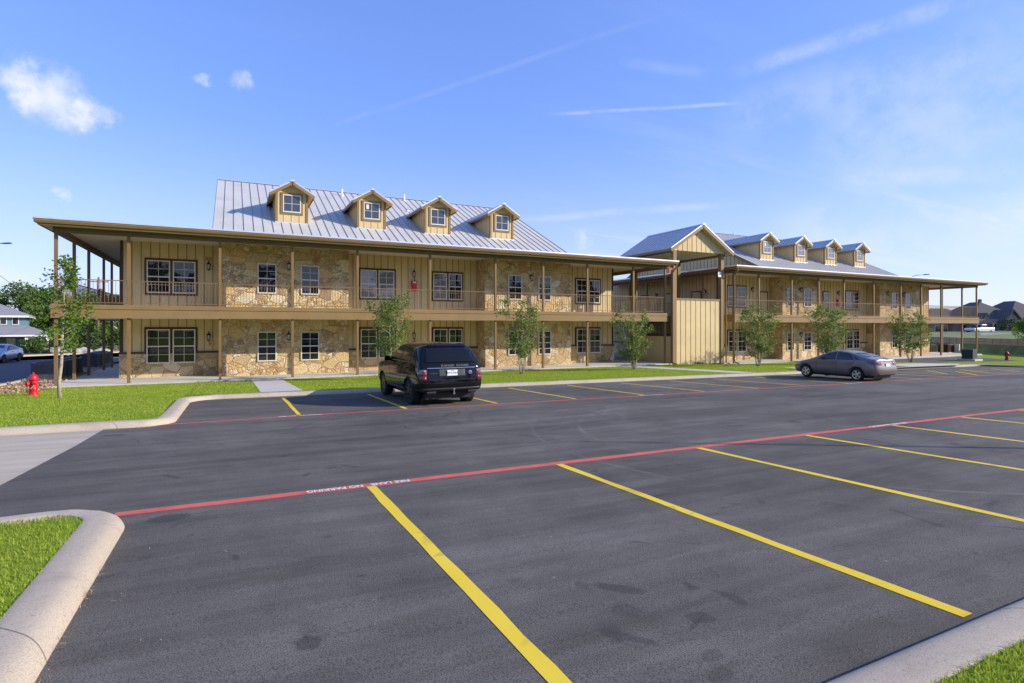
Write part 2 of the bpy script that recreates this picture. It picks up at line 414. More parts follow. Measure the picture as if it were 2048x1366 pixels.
    leafy('debris', [(0, (.30, .22, .11)), (.6, (.52, .40, .22)), (1, (.68, .60, .42))], .0, .9)

    # panel wall: pale precast with horizontal courses
    n = NT('wall_panel')
    s = n.sep()
    fr = n.math('FRACT', n.math('MULTIPLY', s[2], 2.2))
    rough = n.noise(5, 6, .7)
    col = n.mix(n.ramp(rough, [(.3, 0.), (.7, 1.)]), (.38, .285, .210), (.55, .42, .32))
    col = n.mix(n.math('MULTIPLY', n.math('LESS_THAN', fr, .06), .7), col, (.10, .07, .05))
    n.base(col); n.set(rough=.9, spec=.2); n.bump(rough, .6, .04)
    MATS['wall_panel'] = n.m


make_materials()


# ------------------------------------------------------------------ mesh helpers
class MB:
    def __init__(s): s.v = []; s.f = []
    def add(s, vs, fs):
        o = len(s.v); s.v.extend([tuple(p) for p in vs]); s.f.extend([tuple(i + o for i in f) for f in fs]); return s
    def box(s, x0, x1, y0, y1, z0, z1):
        return s.add([(x0, y0, z0), (x1, y0, z0), (x1, y1, z0), (x0, y1, z0), (x0, y0, z1), (x1, y0, z1), (x1, y1, z1), (x0, y1, z1)],
                     [(0, 3, 2, 1), (4, 5, 6, 7), (0, 1, 5, 4), (1, 2, 6, 5), (2, 3, 7, 6), (3, 0, 4, 7)])
    def hexa(s, lo, hi):          # two quads (bottom, top), same winding (ccw seen from above)
        return s.add(list(lo) + list(hi), [(3, 2, 1, 0), (4, 5, 6, 7), (0, 1, 5, 4), (1, 2, 6, 5), (2, 3, 7, 6), (3, 0, 4, 7)])
    def poly(s, pts): return s.add(pts, [tuple(range(len(pts)))])
    def slab(s, pts, t):          # polygon given thickness downwards along its own normal
        n = len(pts); P = [Vector(p) for p in pts]
        nr = geometry.normal(P[:4] if n > 3 else P)
        if nr.z < 0: P = P[::-1]; nr = -nr
        lo = [p - nr * t for p in P]
        return s.add(P + lo, [tuple(range(n)), tuple(range(2 * n - 1, n - 1, -1))] + [(i, i + n, (i + 1) % n + n, (i + 1) % n) for i in range(n)])
    def bar(s, a, b, w, h, up=(0, 0, 1)):   # rectangular bar from a to b
        a = Vector(a); b = Vector(b); d = (b - a).normalized(); up = Vector(up)
        sd = d.cross(up).normalized() * (w / 2); u2 = sd.cross(d).normalized() * (h / 2)
        q = lambda p: [p - sd - u2, p + sd - u2, p + sd + u2, p - sd + u2]
        return s.add(q(a) + q(b), [(3, 2, 1, 0), (4, 5, 6, 7), (0, 1, 5, 4), (1, 2, 6, 5), (2, 3, 7, 6), (3, 0, 4, 7)])
    def tube(s, pts, rads, n=8, cap=True):
        pts = [Vector(p) for p in pts]
        if isinstance(rads, (int, float)): rads = [rads] * len(pts)
        o = len(s.v); ref = None
        for i, p in enumerate(pts):
            d = (pts[min(i + 1, len(pts) - 1)] - pts[max(i - 1, 0)]).normalized()
            if ref is None: ref = d.orthogonal().normalized()
            ref = (ref - d * ref.dot(d)); ref = ref.normalized() if ref.length > 1e-6 else d.orthogonal().normalized()
            b = d.cross(ref)
            for k in range(n):
                a = 2 * math.pi * k / n
                s.v.append(tuple(p + (ref * math.cos(a) + b * math.sin(a)) * rads[i]))
        for i in range(len(pts) - 1):
            for k in range(n):
                k2 = (k + 1) % n
                s.f.append((o + i * n + k, o + i * n + k2, o + (i + 1) * n + k2, o + (i + 1) * n + k))
        if cap:
            s.f.append(tuple(o + k for k in range(n - 1, -1, -1))); e = o + (len(pts) - 1) * n
            s.f.append(tuple(e + k for k in range(n)))
        return s
    def lathe(s, prof, c=(0, 0, 0), n=20, axis='z', cap=True):   # prof: list of (r, h)
        o = len(s.v)
        for (r, h) in prof:
            for k in range(n):
                a = 2 * math.pi * k / n; x, y = r * math.cos(a), r * math.sin(a)
                p = {'z': (x, y, h), 'x': (h, x, y), 'y': (y, h, x)}[axis]
                s.v.append((p[0] + c[0], p[1] + c[1], p[2] + c[2]))
        for i in range(len(prof) - 1):
            for k in range(n):
                k2 = (k + 1) % n
                s.f.append((o + i * n + k, o + i * n + k2, o + (i + 1) * n + k2, o + (i + 1) * n + k))
        if not cap: return s
        s.f.append(tuple(o + k for k in range(n - 1, -1, -1))); e = o + (len(prof) - 1) * n
        s.f.append(tuple(e + k for k in range(n)))
        return s
    def prism(s, pts2, axis, a, b):   # 2-D polygon extruded along an axis; axis x: (y,z), y: (x,z), z: (x,y)
        f = {'x': lambda p, t: (t, p[0], p[1]), 'y': lambda p, t: (p[0], t, p[1]), 'z': lambda p, t: (p[0], p[1], t)}[axis]
        n = len(pts2)
        return s.add([f(p, a) for p in pts2] + [f(p, b) for p in pts2],
                     [tuple(range(n)), tuple(range(2 * n - 1, n - 1, -1))] + [(i, i + n, (i + 1) % n + n, (i + 1) % n) for i in range(n)])
    def build(s, name, mat, parent=None, origin=(0, 0, 0), loc=None, smooth=False, bevel=0.0, fix=True):
        me = bpy.data.meshes.new(name)
        o = Vector(origin)
        me.from_pydata([(p[0] - o.x, p[1] - o.y, p[2] - o.z) for p in s.v], [], s.f)
        if fix:
            bm = bmesh.new(); bm.from_mesh(me); bmesh.ops.recalc_face_normals(bm, faces=bm.faces); bm.to_mesh(me); bm.free()
        return link(name, me, mat, parent, loc if loc is not None else (origin if parent is None else (0, 0, 0)), smooth, bevel)


def link(name, me, mat, parent=None, loc=(0, 0, 0), smooth=False, bevel=0.0):
    if mat:
        for m in ([mat] if not isinstance(mat, (list, tuple)) else mat): me.materials.append(MATS[m])
    if smooth:
        me.polygons.foreach_set('use_smooth', [True] * len(me.polygons))
    ob = bpy.data.objects.new(name, me); COL.objects.link(ob)
    if parent is not None: ob.parent = parent
    ob.location = loc
    if bevel:
        md = ob.modifiers.new('bevel', 'BEVEL'); md.width = bevel; md.segments = 2; md.limit_method = 'ANGLE'; md.angle_limit = rad(40)
    return ob


def tag(o, label, cat=None, group=None, kind=None):
    if label: o['label'] = label
    if cat: o['category'] = cat
    if group: o['group'] = group
    if kind: o['kind'] = kind
    return o


def empty(name, loc, rz=0.0):
    e = bpy.data.objects.new(name, None); COL.objects.link(e)
    e.location = loc; e.rotation_euler = (0, 0, rz); e.empty_display_size = .2
    return e


def np_mesh(name, verts, faces):      # equal-sized faces given as numpy arrays, fast
    me = bpy.data.meshes.new(name)
    nv, nf, k = len(verts), len(faces), faces.shape[1]
    me.vertices.add(nv); me.vertices.foreach_set('co', verts.astype(np.float32).ravel())
    me.loops.add(nf * k); me.loops.foreach_set('vertex_index', faces.astype(np.int32).ravel())
    me.polygons.add(nf); me.polygons.foreach_set('loop_start', np.arange(0, nf * k, k, dtype=np.int32))
    me.polygons.foreach_set('loop_total', np.full(nf, k, dtype=np.int32))
    me.update(calc_edges=True)
    return me


def text_mesh(body, size, mat, name, parent=None, loc=(0, 0, 0), rot=(0, 0, 0), extrude=.002, align='CENTER', bold=0.0, squeeze=1.0, label=None):
    cu = bpy.data.curves.new(name, 'FONT'); cu.body = body; cu.size = size; cu.extrude = extrude; cu.align_x = align; cu.align_y = 'CENTER'; cu.offset = bold
    tmp = bpy.data.objects.new('text_tmp', cu); COL.objects.link(tmp)
    bpy.context.view_layer.update()
    me = bpy.data.meshes.new_from_object(tmp.evaluated_get(bpy.context.evaluated_depsgraph_get()))
    bpy.data.objects.remove(tmp); bpy.data.curves.remove(cu)
    me.materials.clear()
    ob = link(name, me, mat, parent, loc); ob.rotation_euler = rot; ob.scale = (squeeze, 1, 1)
    return ob


# ------------------------------------------------------------------ terrain
def lotz(x, y): return .565 - .0078 * (x - 6.09) - .0261 * (y - 7.12)


def slabz(x):
    t = min(1, max(0, (x - 28) / 7.)); return -.04 - .18 * t


def lawnz(x, y):
    yk = 14.62 if x < -1.28 else 20.75
    z0 = lotz(x, yk) + .135; t = min(1, max(0, (y - yk) / (31.1 - yk)))
    return z0 + (slabz(x) - .03 - z0) * t


def grid_sheet(name, x0, x1, y0, y1, nx, ny, zf, mat, keep=None):
    b = MB(); xs = np.linspace(x0, x1, nx + 1); ys = np.linspace(y0, y1, ny + 1)
    for j in range(ny + 1):
        for i in range(nx + 1): b.v.append((xs[i], ys[j], zf(xs[i], ys[j])))
    for j in range(ny):
        for i in range(nx):
            if keep and not keep((xs[i] + xs[i + 1]) / 2, (ys[j] + ys[j + 1]) / 2): continue
            a = j * (nx + 1) + i; b.f.append((a, a + 1, a + nx + 2, a + nx + 1))
    return b.build(name, mat, fix=False)


def sheet(name, pts, zf, mat, label, lift=0.0, cuts=0):
    bm = bmesh.new(); vs = [bm.verts.new((p[0], p[1], 0)) for p in pts]
    f = bm.faces.new(vs)
    if f.normal.z < 0: f.normal_flip()
    bmesh.ops.triangulate(bm, faces=[f])
    if cuts:
        for _ in range(cuts): bmesh.ops.subdivide_edges(bm, edges=[e for e in bm.edges if e.calc_length() > 3], cuts=1, use_grid_fill=True)
        bmesh.ops.triangulate(bm, faces=[q for q in bm.faces if len(q.verts) > 4])
    for v in bm.verts: v.co.z = zf(v.co.x, v.co.y) + lift
    bmesh.ops.recalc_face_normals(bm, faces=bm.faces)
    for q in bm.faces:
        if q.normal.z < 0: q.normal_flip()
    me = bpy.data.meshes.new(name); bm.to_mesh(me); bm.free()
    o = link(name, me, mat)
    return tag(o, label, 'ground', kind='structure')


def arc(cx, cy, r, a0, a1, n=8):
    return [(cx + r * math.cos(rad(a0 + (a1 - a0) * i / n)), cy + r * math.sin(rad(a0 + (a1 - a0) * i / n))) for i in range(n + 1)]


def build_ground():
    g = MB()
    g.poly([(-900, -900, -.85), (1500, -900, -.85), (1500, 1500, -.85), (-900, 1500, -.85)])
    tag(g.build('ground', 'ground_far'), 'wide rough ground reaching the horizon', 'ground', kind='structure')
    # asphalt lot
    pts = [(-2.75, 7.0), (-1.5, 7.0), (-1.25, 6.6), (-1.2, 1.55), (110, 1.55), (110, 14.9), (46.75, 14.9), (46.75, 20.7), (-.9, 20.7), (-1.3, 20.5), (-1.3, 15.1), (-1.7, 14.62), (-2.45, 14.6), (-2.5, 12.4), (-2.66, 9.4)]
    sheet('parking_lot', pts, lotz, 'asphalt', 'dark freshly sealed asphalt parking lot with painted stalls')
    sheet('driveway', [(-60, 7.0), (-2.75, 7.0), (-2.66, 9.4), (-2.5, 12.4), (-2.42, 14.7), (-60, 14.7)], lotz, 'apron_concrete', 'pale worn concrete driveway meeting the dark asphalt', lift=-.004)
    # lawns
    o = grid_sheet('lawn', -1.52, 46.5, 20.86, 33.6, 90, 26, lawnz, 'lawn'); tag(o, 'bright green lawn strip between kerb and long building', 'lawn', kind='structure')
    o = grid_sheet('side_lawn', -32, -1.5, 14.735, 33.0, 240, 140, lawnz, 'lawn', keep=lambda x, y: not (x > -1.89 and y < 15.12 and math.hypot(x + 1.89, y - 15.12) > .42) and y < 27.6 + .9 * (x + 9) + 2.5 or x > -7.0); tag(o, 'green lawn with red hydrant left of the building walk', 'lawn', kind='structure')
    o = grid_sheet('corner_lawn', -30, -1.1, -12, 7.15, 200, 100, lambda x, y: lotz(x, y) + .12, 'lawn', keep=lambda x, y: x < -1.23 and y < 6.86 and not (x > -1.63 and y > 6.5 and math.hypot(x + 1.63, y - 6.5) > .42)); tag(o, 'small green lawn corner inside the rounded kerb', 'lawn', kind='structure')
    o = grid_sheet('front_lawn', -1.1, 110, -30, 1.545, 60, 20, lambda x, y: lotz(x, y) + .12, 'lawn'); tag(o, 'green lawn edge at the lower right behind the kerb', 'lawn', kind='structure')
    o = grid_sheet('end_lawn', 46.5, 72, 15.0, 30.5, 30, 20, lambda x, y: lotz(min(x, 47), max(y, 20)) + .10 - .012 * (x - 46) - .02 * max(0, y - 21), 'lawn', keep=lambda x, y: y < 24.5 + (x - 46) * .24 and x < 52 + (y - 15) * 1.6); tag(o, 'green lawn around the far hydrant and utility box', 'lawn', kind='structure')
    # building slabs and walks
    m = MB(); m.box(-7.35, 28.3, 31.05, 52, -.35, 0.0); tag(m.build('pavement', 'slab_concrete'), 'pale concrete porch slab under the left building', 'pavement', kind='structure')
    m = MB(); m.box(28.3, 71.0, 31.06, 52, -.6, -.2); tag(m.build('pavement', 'slab_concrete'), 'pale concrete porch slab under the right building', 'pavement', kind='structure')
    for (xa, xb, lb) in ((.83, 2.2, 'short pale concrete path from kerb to left porch'), (23.5, 24.9, 'long pale concrete path from kerb to stair tower')):
        m = MB(); n = 14
        for i in range(n + 1):
            y = 20.87 + (31.1 - 20.87) * i / n
            for x in (xa, xb): m.v.append((x, y, lawnz(x, y) + .012))
        for i in range(n): m.f.append((2 * i, 2 * i + 1, 2 * i + 3, 2 * i + 2))
        tag(m.build('path', 'slab_concrete'), lb, 'path', kind='structure')
    sheet('pavement', [(29.5, 20.4), (43.5, 20.4), (45.5, 21.2), (42.8, 22.8), (29.5, 22.9)], lambda x, y: lotz(x, 20.7) + .14, 'slab_concrete', 'pale concrete kerb ramp landing beyond the grey car', lift=.012)
    sheet('pavement', [(35.0, 20.75), (38.6, 20.75), (38.6, 21.7), (35.0, 21.7)], lambda x, y: lotz(x, 20.7) + .14, 'tactile', 'brown tactile warning pad on the kerb ramp', lift=.020)
    # roads
    sheet('road', [(-60, 22), (-12.5, 27.2), (-10.6, 28.2), (-9.6, 30), (-9.4, 33.5), (-9.4, 49.5), (-6, 55), (40, 58), (40, 66), (-8, 73.5), (-17.2, 65.2), (-16.3, 57), (-60, 40)], far_z_left, 'asphalt_old', 'grey asphalt side road left of the building')
    sheet('road', [(46.9, 15.2), (110, 15.2), (110, 80), (46.9, 80)], lambda x, y: -.36, 'asphalt_old', 'grey asphalt road curving past the right end')
    # mulch, dirt
    sheet('dirt', [(-9.5, 31.2), (-9.35, 49), (-7.3, 49), (-7.3, 31.05), (-7.0, 30.6), (-8.3, 28.9), (-12, 27.2), (-12.4, 26.2), (-9.2, 27.6), (-6.6, 30.4)][::-1][0:0] or [(-9.4, 30.2), (-9.4, 49.3), (-7.32, 49.3), (-7.32, 31.0), (-6.9, 30.3), (-8.2, 27.6), (-11.8, 25.6), (-13, 26.6), (-10.6, 28.2)], lambda x, y: max(-.02, lawnz(x, min(y, 31)) - .01) if y < 31 else -.02, 'dirt', 'brown mulch bed beside the left porch')
    sheet('dirt', [(-60, 41), (-16.4, 57.4), (-17.3, 65.6), (-8, 74), (12, 72), (12, 84), (-60, 84)], lambda x, y: -.05, 'dirt', 'bare reddish dirt strip along the side road')
    o = grid_sheet('field', -90, 60, 71, 160, 40, 20, lambda x, y: -.03 - (.013 * (y - 71)), 'hill_grass'); tag(o, 'rough green field beyond the side road', 'field', kind='structure')

    # hill beyond the boundary wall
    W0, W1 = np.array([81.57, 38.76]), np.array([75.64, 29.43]); d = (W0 - W1) / np.linalg.norm(W0 - W1); nrm = np.array([d[1], -d[0]])
    m = MB(); us = np.linspace(-160, 140, 40); vs = [-1.2, 0.3, 4, 10, 18, 30, 60, 120, 260]
    for v in vs:
        for u in us:
            p = W1 + d * u + nrm * v
            z = -.42 if v < 0 else (.95 + 1.0 * min(1, v / 22.) + .12 * math.sin(u * .21) * min(1, v / 10))
            m.v.append((p[0], p[1], z))
    for j in range(len(vs) - 1):
        for i in range(len(us) - 1):
            a = j * len(us) + i; m.f.append((a, a + 1, a + len(us) + 1, a + len(us)))
    tag(m.build('hill', 'hill_grass'), 'grassy rise behind the brown panel wall', 'hill', kind='structure')
    m = MB(); vs = [-9, -4, -2, -.8, -.3]
    for v in vs:
        for u in us:
            p = W1 + d * u + nrm * v; m.v.append((p[0], p[1], -.34 if v < -3 else -.30))
    for j in range(len(vs) - 1):
        for i in range(len(us) - 1):
            a = j * len(us) + i; m.f.append((a, a + 1, a + len(us) + 1, a + len(us)))
    tag(m.build('verge', 'lawn'), 'green grass verge at the foot of the panel wall', 'verge', kind='structure')
    return W0, W1, d, nrm


def far_z_left(x, y):
    t = min(1, max(0, (y - 26) / 8.)); return .10 * (1 - t) - .05


# kerb swept along a line; offset > 0 lies to the left of the direction of travel (the grass side)
def kerb(name, pts, zf, label, prof=((0, -.06), (.0, .012), (.018, .05), (.045, .085), (.08, .110), (.12, .124), (.17, .130), (.25, .132), (.318, .132), (.330, .128), (.333, .05)), mat='kerb_concrete'):
    P = [Vector((p[0], p[1])) for p in pts]; Q = [P[0]]
    for a, b in zip(P, P[1:]):
        n = max(1, int((b - a).length / 1.2))
        for i in range(1, n + 1): Q.append(a + (b - a) * i / n)
    m = MB(); k = len(prof); rnd = random.Random(len(pts))
    for i, p in enumerate(Q):
        d = (Q[min(i + 1, len(Q) - 1)] - Q[max(i - 1, 0)]).normalized(); nr = Vector((-d.y, d.x))
        jz = rnd.uniform(-.004, .004)
        for (o, h) in prof:
            q = p + nr * o; m.v.append((q.x, q.y, zf(q.x, q.y) + h + jz))
    for i in range(len(Q) - 1):
        for j in range(k - 1): m.f.append((i * k + j, (i + 1) * k + j, (i + 1) * k + j + 1, i * k + j + 1))
    o = m.build(name, mat, smooth=True)
    return tag(o, label, 'kerb', kind='structure')


def build_kerbs():
    k1 = [(110, 1.86), (.0, 1.86)]
    k1 += [(p[0], p[1]) for p in arc(-.345, 2.46, .6, 270, 180, 6)]
    k1 += [(-.945, 3.2), (-.945, 6.3)] + arc(-1.645, 6.50, .70, 0, 92, 10) + [(-2.4, 7.18), (-60, 6.9)]
    kerb('kerb', k1[::1], lotz, 'near pale kerb rounding the lower left lawn corner')
    k2 = [(-60, 14.42), (-2.35, 14.42)]
    k2 += arc(-1.89, 15.12, .70, 270, 360, 8) + [(-1.19, 19.6)] + arc(-.29, 19.65, .9, 180, 90, 8) + [(46.0, 20.55)]
    kerb('kerb', k2, lotz, 'far pale kerb bounding the building lawn')
    k3 = [(46.0, 20.55)] + arc(46.0, 19.75, .8, 90, 0, 6)[1:] + [(46.8, 15.6)] + arc(47.4, 15.6, .6, 180, 270, 5) + [(56, 15.0), (110, 15.0)]
    kerb('kerb', k3, lotz, 'short dark kerb turning at the end of the stalls')
    kerb('kerb', [(-9.35, 49), (-9.35, 33.6), (-9.5, 30.6)] + arc(-10.9, 30.4, 1.4, 0, -80, 6) + [(-13.5, 28.5), (-60, 22.8)], far_z_left, 'low pale kerb curving by the mulch bed')
    kerb('kerb', [(-60, 40.5), (-16.6, 57.1), (-17.4, 65.1), (-8, 73.3), (40, 66)], far_z_left, 'low pale kerb across the side road')


ORD = ['first', 'second', 'third', 'fourth', 'fifth', 'sixth', 'seventh', 'eighth', 'ninth', 'tenth', 'eleventh', 'twelfth', 'thirteenth', 'fourteenth', 'fifteenth', 'sixteenth', 'seventeenth', 'eighteenth', 'nineteenth', 'twentieth']


def stripe(name, x0, y0, x1, y1, w, mat, label, lift=.005, group=None, wob=0.009):
    a = Vector((x0, y0)); b = Vector((x1, y1)); d = b - a; n = max(2, int(d.length / .35)); nr = Vector((-d.y, d.x)).normalized()
    m = MB(); r = random.Random(int(x0 * 91 + y0 * 7))
    for i in range(n + 1):
        p = a + d * i / n
        for s in (-1, 1):
            q = p + nr * s * (w / 2 + r.uniform(-wob, wob)); m.v.append((q.x, q.y, lotz(q.x, q.y) + lift))
    for i in range(n): m.f.append((2 * i, 2 * i + 1, 2 * i + 3, 2 * i + 2))
    o = m.build(name, mat)
    if o.data.polygons[0].normal.z < 0: o.data.flip_normals()
    return tag(o, label, 'marking', group, 'structure')


def build_markings():
    S = 2.74
    # near red line with its lettering, far red line
    stripe('fire_lane_line', -1.12, 7.14, 100, 7.14, .160, 'red_line', 'near red fire lane line across the open asphalt', lift=.0022)
    stripe('fire_lane_line', -2.4, 14.52, 1.46, 14.80, .12, 'red_line', 'far red fire lane line, short piece against the left kerb', lift=.004)
    stripe('fire_lane_line', 1.46, 14.80, 100, 14.92, .12, 'red_line', 'far red fire lane line behind the parked cars', lift=.004)
    for i in range(15):
        x = 1.54 + i * S
        stripe('parking_stripe', x, 7.07, x, 1.95, .115, 'yellow_paint', ORD[i] + ' yellow stall stripe from the left in the near row', .0032, 'yellow stall stripes')
    for i in range(17):
        x = 1.50 + i * S - .02
        if x > 46: continue
        stripe('parking_stripe', x, 14.99, x, 19.85, .105, 'yellow_paint', ORD[i] + ' yellow stall stripe from the left in the far row', .0045, 'yellow stall stripes')
    for i, (xa, ya, xb, yb) in enumerate(((36.9, 18.9, 34.35, 16.6), (37.3, 17.6, 34.3, 15.2), (39.9, 18.6, 37.3, 16.0), (42.6, 18.2, 40.2, 15.8))):
        stripe('access_stripe', xa, ya, xb, yb, .12, 'yellow_paint', ORD[i] + ' slanting yellow stripe of the hatched access bay', .008, 'slanting access bay stripes')
    tilt = (-math.atan(.0261), math.atan(.0078), 0)
    def lane_text(x, y, size, name, lab):
        z = lotz(x, y) + .0068
        o = text_mesh('FIRE LANE   NO PARKING', size, 'white_paint', name, loc=(x, y, z), rot=(-.0261, .0078, math.pi) if y < 10 else (-.0261, .0078, 0), extrude=.0004, bold=.003, squeeze=.74)
        if y < 10: o.rotation_euler = (.0261, -.0078, math.pi)
        tag(o, lab, 'lettering', kind='structure')
    lane_text(1.42, 7.14, .150, 'fire_lane_lettering', 'white FIRE LANE NO PARKING lettering on the near red line, left')
    lane_text(12.5, 7.14, .150, 'fire_lane_lettering', 'white FIRE LANE NO PARKING lettering on the near red line, middle')
    lane_text(23.5, 7.14, .150, 'fire_lane_lettering', 'white FIRE LANE NO PARKING lettering on the near red line, right')
    lane_text(1.5, 14.81, .12, 'fire_lane_lettering', 'white FIRE LANE NO PARKING lettering on the far red line, left')
    lane_text(12.6, 14.83, .12, 'fire_lane_lettering', 'white FIRE LANE NO PARKING lettering on the far red line, middle')
    lane_text(23.6, 14.85, .12, 'fire_lane_lettering', 'white FIRE LANE NO PARKING lettering on the far red line, right')


# ------------------------------------------------------------------ the two long porch buildings
YP, YS, YB, YK, YR = 31.3, 33.4, 34.7, 49.3, 40.2      # posts, stone face, batten face, back wall, ridge
ZD0, ZD1, ZBEAM, ZSOF, ZE = 3.02, 3.62, 6.82, 7.06, 7.30   # deck under / top, beam under, soffit, eave
SL, YE = .49, 30.62                                      # roof slope, eave line
ZR = ZE + SL * (YR - YE)
WIN = {}


def window_meshes(w, h, glass, rows=2, muntin=True):
    key = (round(w, 2), round(h, 2), rows)
    if key not in WIN:
        m = MB(); t = .055
        m.box(-w / 2, -w / 2 + t, -.055, 0, 0, h); m.box(w / 2 - t, w / 2, -.055, 0, 0, h)
        m.box(-w / 2 + t, w / 2 - t, -.055, 0, h - t, h); m.box(-w / 2 + t, w / 2 - t, -.062, 0, 0, t * 1.2)
        if rows == 2:
            m.box(-w / 2 + t, w / 2 - t, -.050, 0, h / 2 - .03, h / 2 + .03)
            for zc in (h * .25 + .01, h * .75 - .01): m.box(-w / 2 + t, w / 2 - t, -.038, -.02, zc - .010, zc + .010)
            m.box(-.010, .010, -.036, -.02, t, h / 2 - .03); m.box(-.010, .010, -.036, -.02, h / 2 + .03, h - t)
        else:
            m.box(-w / 2 + t, w / 2 - t, -.038, -.02, h / 2 - .010, h / 2 + .010); m.box(-.010, .010, -.036, -.02, t, h / 2 - .010); m.box(-.010, .010, -.036, -.02, h / 2 + .010, h - t)
        me = bpy.data.meshes.new('window'); me.from_pydata(m.v, [], m.f); me.materials.append(MATS['window_white'])
        WIN[key] = me
    gk = key + (glass,)
    if gk not in WIN:
        g = MB(); t = .05; g.box(-w / 2 + t, w / 2 - t, -.028, -.01, t, h - t)
        me = bpy.data.meshes.new('pane'); me.from_pydata(g.v, [], g.f); me.materials.append(MATS[glass]); WIN[gk] = me
    return WIN[key], WIN[gk]


def add_window(parent, x, y, z, w, h, glass='glass_window', rz=0.0, rows=2, origin=(0, 0, 0)):
    a, g = window_meshes(w, h, glass, rows)
    o = bpy.data.objects.new('window', a); COL.objects.link(o); o.parent = parent
    o.location = (x - origin[0], y - origin[1], z - origin[2]); o.rotation_euler = (0, 0, rz)
    p = bpy.data.objects.new('pane', g); COL.objects.link(p); p.parent = o
    return o


LAMP = {}


def add_lantern(parent, x, y, z, origin, rz=0.0, s=1.0):
    if not LAMP:
        m = MB()
        m.box(-.06, .06, -.02, 0, -.10, .14)                         # back plate
        m.tube([(0, -.01, .08), (0, -.10, .17), (0, -.17, .16)], .012, 6)
        m.lathe([(.015, .20), (.03, .17), (.05, .145), (.10, .09), (.115, .07), (.115, .055)], (0, -.17, 0), 6)
        m.lathe([(.02, .26), (.028, .235), (.012, .20)], (0, -.17, 0), 6)
        for k in range(6):
            a = 2 * math.pi * k / 6
            m.bar((.10 * math.cos(a), -.17 + .10 * math.sin(a), .055), (.065 * math.cos(a), -.17 + .065 * math.sin(a), -.20), .014, .014)
        m.lathe([(.075, -.20), (.075, -.225), (.03, -.25), (.012, -.29)], (0, -.17, 0), 6)
        me = bpy.data.meshes.new('lantern'); me.from_pydata(m.v, [], m.f); me.materials.append(MATS['black_iron'])
        g = MB(); g.lathe([(.085, .05), (.055, -.195)], (0, -.17, 0), 6)
        ge = bpy.data.meshes.new('lamp_glass'); ge.from_pydata(g.v, [], g.f); ge.materials.append(MATS['lamp_glass'])
        LAMP['a'] = me; LAMP['g'] = ge
    o = bpy.data.objects.new('lantern', LAMP['a']); COL.objects.link(o); o.parent = parent
    o.location = (x - origin[0], y - origin[1], z - origin[2]); o.rotation_euler = (0, 0, rz); o.scale = (s, s, s)
    g = bpy.data.objects.new('lamp_glass', LAMP['g']); COL.objects.link(g); g.parent = o


def rail_run(m, a, b, z, along='x', fixed=0.0, gap=.055):
    """railing between two posts: rails and square balusters"""
    def bx(u0, u1, z0, z1, t):
        if along == 'x': m.box(u0, u1, fixed - t, fixed + t, z0, z1)
        else: m.box(fixed - t, fixed + t, u0, u1, z0, z1)
    bx(a + gap, b - gap, z + 1.115, z + 1.155, .022); bx(a + gap, b - gap, z + .085, z + .12, .016)
    n = max(1, int(round((b - a - 2 * gap) / .142)))
    for i in range(n + 1):
        u = a + gap + .01 + (b - a - 2 * gap - .02) * i / n
        bx(u - .0085, u + .0085, z + .12, z + 1.115, .0085)
    for i in range(1, 3):                                      # small feet
        u = a + (b - a) * i / 3; bx(u - .009, u + .009, z, z + .085, .009)


def roof_ribs(m, pts_fn, t0, t1, step=.457, h=.034, w=.022):
    pass


def gable_wall(m, mb, X, face, z_at):
    """triangular batten wall under the main roof at X, facing -X or +X"""
    pts = [(YE + 1.4, z_at(YE + 1.4) - .02), (YR, z_at(YR) - .02), (2 * YR - YE - 1.4, z_at(2 * YR - YE - 1.4) - .02)]
    m.prism([(pts[0][0], 7.2), pts[0], pts[1], pts[2], (pts[2][0], 7.2)], 'x', X, X + .15 * face)
    y = YE + 1.7
    while y < 2 * YR - YE - 1.5:
        zt = z_at(y) - .1
        if zt > 7.5: mb.box(min(X - .022 * face, X), max(X - .022 * face, X), y - .022, y + .022, 7.2, zt)
        y += .42


